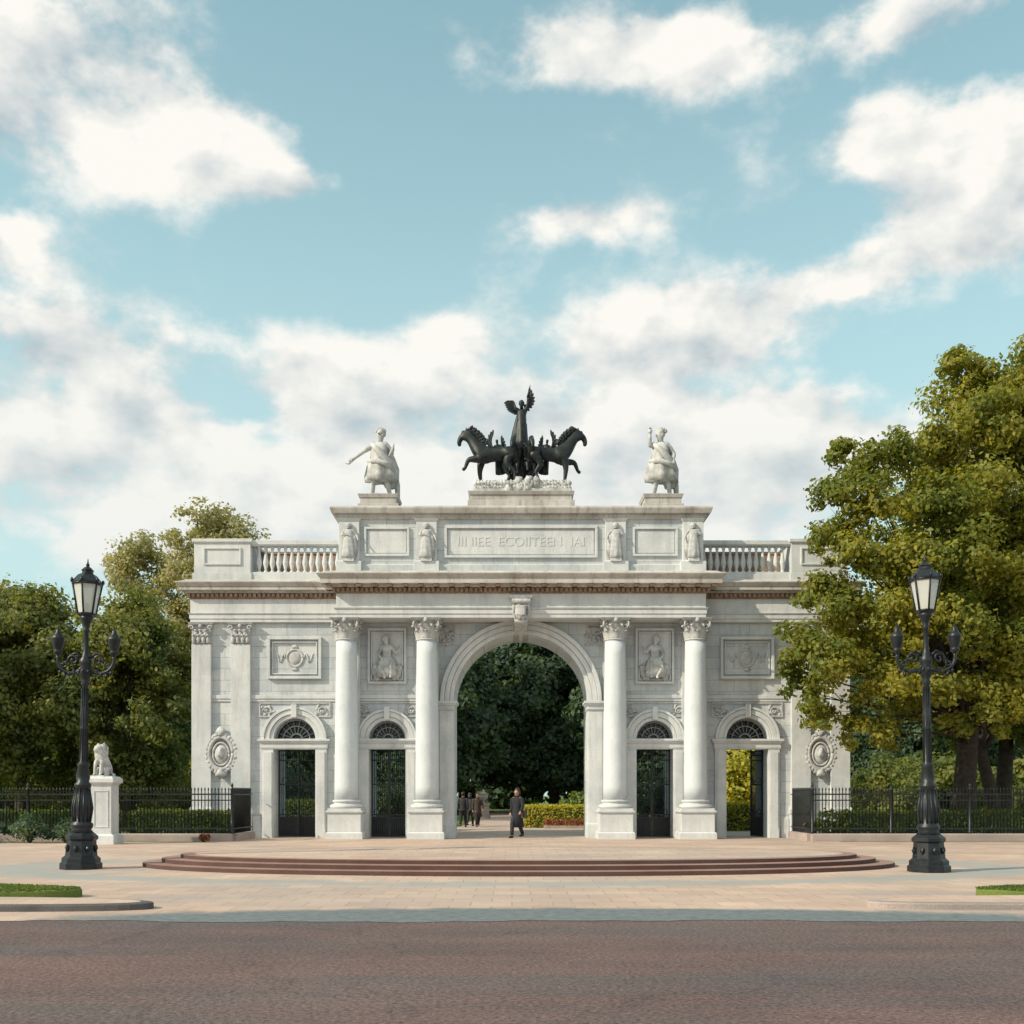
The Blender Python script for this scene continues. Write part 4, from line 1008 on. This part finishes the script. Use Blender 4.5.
# ------------------------------------------------------------------ trees
def T(px,py,D,r,base,bx,dz=0):
    return (X(px,D)-bx, D-40-base, Z(py,D), r*D/F)
bx=16.6; by=-.3
cl=[]
spec=[(985,382,39,40),(1022,366,40,38),(957,366,39,26),(965,400,39,38),(1050,400,39,50),(985,425,38,42),(1035,450,39,48),(940,440,38,36),
 (905,450,37.5,34),(868,462,37,34),(842,450,37.5,24),(835,492,36.5,30),(880,505,36,42),(930,500,36.5,42),(985,490,37,45),(1035,520,38,48),
 (828,535,36.5,28),(860,555,36,38),(915,560,35.5,45),(970,560,36,45),(1020,580,37,48),
 (824,590,36.5,30),(852,612,36,36),(900,622,35.5,42),(955,625,35.5,42),(1010,640,36,45),
 (806,645,36,30),(794,668,36,28),(835,665,35.5,38),(880,680,35.5,38),(930,690,36,36),(985,695,36.5,38),(1035,690,37,40),
 (822,715,36.3,26),(850,728,36.3,24),(885,732,36.5,26),(1010,722,36.5,24),(960,722,36.5,22),(806,695,36,24),(1060,620,39,50),(1065,520,40,50),(1080,460,40,55),(960,520,41,50),(900,560,41,50),(1000,600,42,50),(950,650,41,45),(890,620,40,45),(930,580,39,50),(1000,450,41,50),(940,480,40,45),(1010,540,39,48),(900,690,38.5,40),(850,640,38,36)]
for px,py,D,r in spec: cl.append(T(px,py,D,r*.89,by,bx))
make_tree("big leafy tree with golden sunlit foliage beside the arch",(bx,by,0),4.6,.42,cl,LEAF_GOLD,leaf=.092,dens=210,seed=11,lean=(.3,0),limb=.55)
make_tree("mature tree with olive foliage behind the railings",(20.5,5,0),4.2,.35,rand_clumps(11.5,5,4.2,20,31),LEAF_GREEN,leaf=.15,dens=70,seed=12,lean=(.2,0))
make_tree("leaning tree with bare lower trunk behind the railings",(18.6,1.2,0),3.9,.26,rand_clumps(9,3.2,4.4,10,36),LEAF_GOLD,leaf=.13,dens=80,seed=16,lean=(-.8,0))
make_tree("dense rounded green tree behind the railings",(-23.2,11,0),3.2,.35,rand_clumps(10.6,4.4,2.2,28,41),LEAF_GREEN,leaf=.115,dens=120,seed=13,limb=.5)
make_tree("dense rounded green tree near the end of the arch",(-17.8,10,0),2.6,.32,rand_clumps(9.9,3.9,1.8,28,42),LEAF_GREEN,leaf=.11,dens=130,seed=14,limb=.5)
make_tree("tall thin tree with yellowing autumn leaves",(-18.2,25,0),7,.30,rand_clumps(18.4,4.6,8,30,43,.28),LEAF_YEL,leaf=.12,dens=52,seed=15,limb=.5)
make_tree("tall tree with brownish autumn leaves",(-23.0,27,0),7,.30,rand_clumps(17.2,4.6,7,28,44,.28),LEAF_YEL,leaf=.12,dens=50,seed=17,limb=.5)
make_tree("tree with sparse yellow leaves behind the wing",(-15.2,22,0),6,.24,rand_clumps(15.8,3.4,8,18,45),LEAF_YEL,leaf=.11,dens=50,seed=18,limb=.5)
make_tree("tree with dark green crown by the railings",(-27.4,5,0),4,.3,rand_clumps(11.6,4.2,4.5,18,46),LEAF_GREEN,leaf=.13,dens=80,seed=19)
pt=make_tree("tall dark park tree beyond the arch",(3.8,56,0),4,.5,rand_clumps(17,7,3.6,34,51),LEAF_DARK,leaf=.24,dens=48,seed=20,group="dark park trees beyond the arch",limb=.6)
for (x,y,r,s) in ((-8,46,1.0,.95),(12.5,48,2.0,1.0),(-4.5,62,.7,1.15),(8,68,2.6,1.1),(-17,50,1.7,.85),(19,50,3.0,.9),(-30,44,.2,.7),(30,46,1.2,.8),(-42,50,2.2,.85),(42,52,.9,.95)):
    copy_thing(pt,(x,y,0),r,s)
rng=np.random.default_rng(77); rd=random.Random(77)
cw=[(x+rd.uniform(-2,2),rd.uniform(76,95),rd.uniform(1,8.5),rd.uniform(2.6,4)) for x in np.linspace(-110,110,70) for _ in range(2)]
P,Qn=clump_leaves(cw,9,rng)
o=part(leaf_mesh("distant_wood",P,Qn,.5,LEAF_DARK,rng),"distant_wood",LEAF_DARK); o["kind"]="stuff"; o["label"]="dense dark wood closing the far side of the park"; o["category"]="wood"
cw=[(x+rd.uniform(-1,1),rd.uniform(14,24),rd.uniform(.6,3.0),rd.uniform(1.0,1.6)) for x in list(np.linspace(-50,-14.5,34))+list(np.linspace(17,50,30)) for _ in range(2)]
P,Qn=clump_leaves(cw,50,rng); P[:,2]=np.abs(P[:,2])
o=part(leaf_mesh("undergrowth",P,Qn,.14,LEAF_GREEN,rng),"undergrowth",LEAF_GREEN); o["kind"]="stuff"; o["label"]="dense green undergrowth below the park trees"; o["category"]="undergrowth"

# ------------------------------------------------------------------ sky, sun, camera
W=bpy.data.worlds.new("World"); bpy.context.scene.world=W; W.use_nodes=True; nt=W.node_tree; nt.nodes.clear()
SUN_AZ=math.radians(180+64); SUN_EL=math.radians(33)
g=nt
tc=N(nt,'ShaderNodeTexCoord').outputs['Generated']
nn=N(g,'ShaderNodeVectorMath',operation='NORMALIZE'); g.links.new(tc,nn.inputs[0])
sp=N(g,'ShaderNodeSeparateXYZ'); g.links.new(nn.outputs[0],sp.inputs[0])
az=math_(g,'ARCTAN2',sp.outputs[0],sp.outputs[1]); el=math_(g,'ARCSINE',sp.outputs[2])
cv=N(g,'ShaderNodeCombineXYZ'); g.links.new(az,cv.inputs[0]); g.links.new(el,cv.inputs[1])
CL=[(50,70,150,90,1.3),(190,140,100,48,1.1),(290,180,42,18,.8),(15,240,45,35,.9),(90,345,150,50,1.15),
 (40,440,110,45,1.0),(240,450,140,50,1.15),(360,385,85,45,1.15),(446,338,32,22,1.1),(610,50,120,42,1.15),(695,60,55,34,.9),(585,220,72,30,1.15),
 (920,18,115,34,1.15),(960,150,115,68,1.2),(870,135,45,30,.9),(980,225,110,42,.95),(720,322,135,42,1.1),(850,270,90,30,.95),(640,345,70,35,.8),
 (560,440,190,50,1.1),(760,440,190,45,1.1),(800,412,45,24,.9),(200,530,260,50,.9),(640,510,320,50,.95)]
tot=None; tot2=None
for px,py,rx,ry,w in CL:
    dx=(px-512)/F; dz=(795-py)/F
    a=math.atan(dx); e=math.atan(dz/math.hypot(1,dx)); ra=rx/F*math.cos(a)**2*.98; re=ry/F*math.cos(e)**2
    s1=N(g,'ShaderNodeVectorMath',operation='MULTIPLY_ADD'); g.links.new(cv.outputs[0],s1.inputs[0]); s1.inputs[1].default_value=(1/ra,1/re,0); s1.inputs[2].default_value=(-a/ra,-e/re,0)
    s3=N(g,'ShaderNodeVectorMath',operation='DOT_PRODUCT'); g.links.new(s1.outputs[0],s3.inputs[0]); g.links.new(s1.outputs[0],s3.inputs[1])
    ex=math_(g,'POWER',math.e,math_(g,'MULTIPLY',s3.outputs['Value'],-1.0))
    tot=math_(g,'MULTIPLY',ex,w) if tot is None else math_(g,'MULTIPLY_ADD',ex,w,tot)
    wy=w*(1.3 if py<360 and px<300 and py>250 else .5)
    yv=N(g,'ShaderNodeVectorMath',operation='DOT_PRODUCT'); g.links.new(s1.outputs[0],yv.inputs[0]); yv.inputs[1].default_value=(-.15,wy,0)
    ey=math_(g,'MULTIPLY',ex,yv.outputs['Value'])
    tot2=ey if tot2 is None else math_(g,'ADD',tot2,ey)
def cn(vec,sc,det,ro):
    mpn=N(g,'ShaderNodeMapping'); mpn.inputs['Scale'].default_value=(1,1,1.5); mpn.inputs['Location'].default_value=(2.3,.4,1.7); g.links.new(vec,mpn.inputs[0])
    return noise(g,mpn.outputs[0],sc,det,ro)
n1=cn(nn.outputs[0],9.0,9,.58)
of=N(nt,'ShaderNodeVectorMath',operation='ADD'); nt.links.new(nn.outputs[0],of.inputs[0]); of.inputs[1].default_value=(-.018,-.005,.026)
n1a=cn(nn.outputs[0],9.0,5,.52)
n1b=cn(of.outputs[0],9.0,5,.52)
n2=cn(nn.outputs[0],2.3,2,.5)
beh=math_(g,'MULTIPLY',math_(g,'SUBTRACT',math_(g,'ABSOLUTE',az),.75,clamp=True),.7)
tc_=math_(g,'MINIMUM',tot,1.2)
amp=math_(g,'MULTIPLY_ADD',math_(g,'MINIMUM',tot,.8),2.6,1.9)
v1=math_(g,'MULTIPLY_ADD',math_(g,'SUBTRACT',n1,.5),amp,tc_)
v1=math_(g,'MULTIPLY_ADD',math_(g,'SUBTRACT',n2,.5),.5,v1); v1=math_(g,'ADD',v1,beh)
dens=smooth(nt,v1,.16,.86)
lit=math_(nt,'MULTIPLY_ADD',math_(nt,'SUBTRACT',n1a,n1b),3.2,.78)
lit=math_(nt,'MULTIPLY_ADD',tot2,.55,lit)
thick=smooth(nt,v1,.8,2.0); lit=math_(nt,'MULTIPLY_ADD',thick,-.06,lit,clamp=True)
cc=mixc(nt,lit,(.40,.50,.56),(1.0,.98,.92))
hz=N(nt,'ShaderNodeMapRange',interpolation_type='SMOOTHSTEP'); nt.links.new(sp.outputs[2],hz.inputs[0]); hz.inputs[1].default_value=.08; hz.inputs[2].default_value=.44; hz.inputs[3].default_value=.75; hz.inputs[4].default_value=0
cc=mixc(nt,hz.outputs[0],cc,(.82,.86,.84))
sky=N(nt,'ShaderNodeTexSky',sky_type='NISHITA'); sky.sun_disc=False; sky.sun_elevation=SUN_EL; sky.sun_rotation=SUN_AZ; sky.air_density=1.0; sky.dust_density=1.5; sky.ozone_density=1.0
tint=mixc(nt,1.0,sky.outputs[0],(1.45,1.85,1.34),'MULTIPLY')
haze=N(nt,'ShaderNodeMapRange',interpolation_type='SMOOTHSTEP'); nt.links.new(sp.outputs[2],haze.inputs[0]); haze.inputs[1].default_value=0.03; haze.inputs[2].default_value=.66; haze.inputs[3].default_value=.95; haze.inputs[4].default_value=.18
b1=N(nt,'ShaderNodeBackground'); b1.inputs[1].default_value=.145; nt.links.new(tint,b1.inputs[0])
b3=N(nt,'ShaderNodeBackground'); b3.inputs[1].default_value=1.0; b3.inputs[0].default_value=(.60,.79,.81,1)
b2=N(nt,'ShaderNodeBackground'); b2.inputs[1].default_value=.98; nt.links.new(cc,b2.inputs[0])
mxh=N(nt,'ShaderNodeMixShader'); nt.links.new(haze.outputs[0],mxh.inputs[0]); nt.links.new(b1.outputs[0],mxh.inputs[1]); nt.links.new(b3.outputs[0],mxh.inputs[2])
mx=N(nt,'ShaderNodeMixShader'); nt.links.new(dens,mx.inputs[0]); nt.links.new(mxh.outputs[0],mx.inputs[1]); nt.links.new(b2.outputs[0],mx.inputs[2])
wo=N(nt,'ShaderNodeOutputWorld'); nt.links.new(mx.outputs[0],wo.inputs[0])

sd=bpy.data.lights.new("sun",'SUN'); sd.energy=4.6; sd.angle=math.radians(.6); sd.color=(1,.87,.69)
so=bpy.data.objects.new("sun",sd); C.objects.link(so)
dirv=Vector((math.sin(SUN_AZ)*math.cos(SUN_EL),math.cos(SUN_AZ)*math.cos(SUN_EL),math.sin(SUN_EL)))
so.rotation_euler=dirv.to_track_quat('Z','Y').to_euler(); so.location=dirv*60

cd=bpy.data.cameras.new("camera"); cam=bpy.data.objects.new("camera",cd); C.objects.link(cam)
cd.sensor_width=36; cd.lens=36*F/1024; cd.shift_y=283/1024; cd.clip_end=5000; cd.clip_start=.1
cam.location=(0,-40,CAMH); cam.rotation_euler=(math.pi/2,0,0)
bpy.context.scene.camera=cam
sc=bpy.context.scene; sc.view_settings.view_transform='Standard'; sc.view_settings.look='None'; sc.view_settings.exposure=0; sc.view_settings.gamma=1
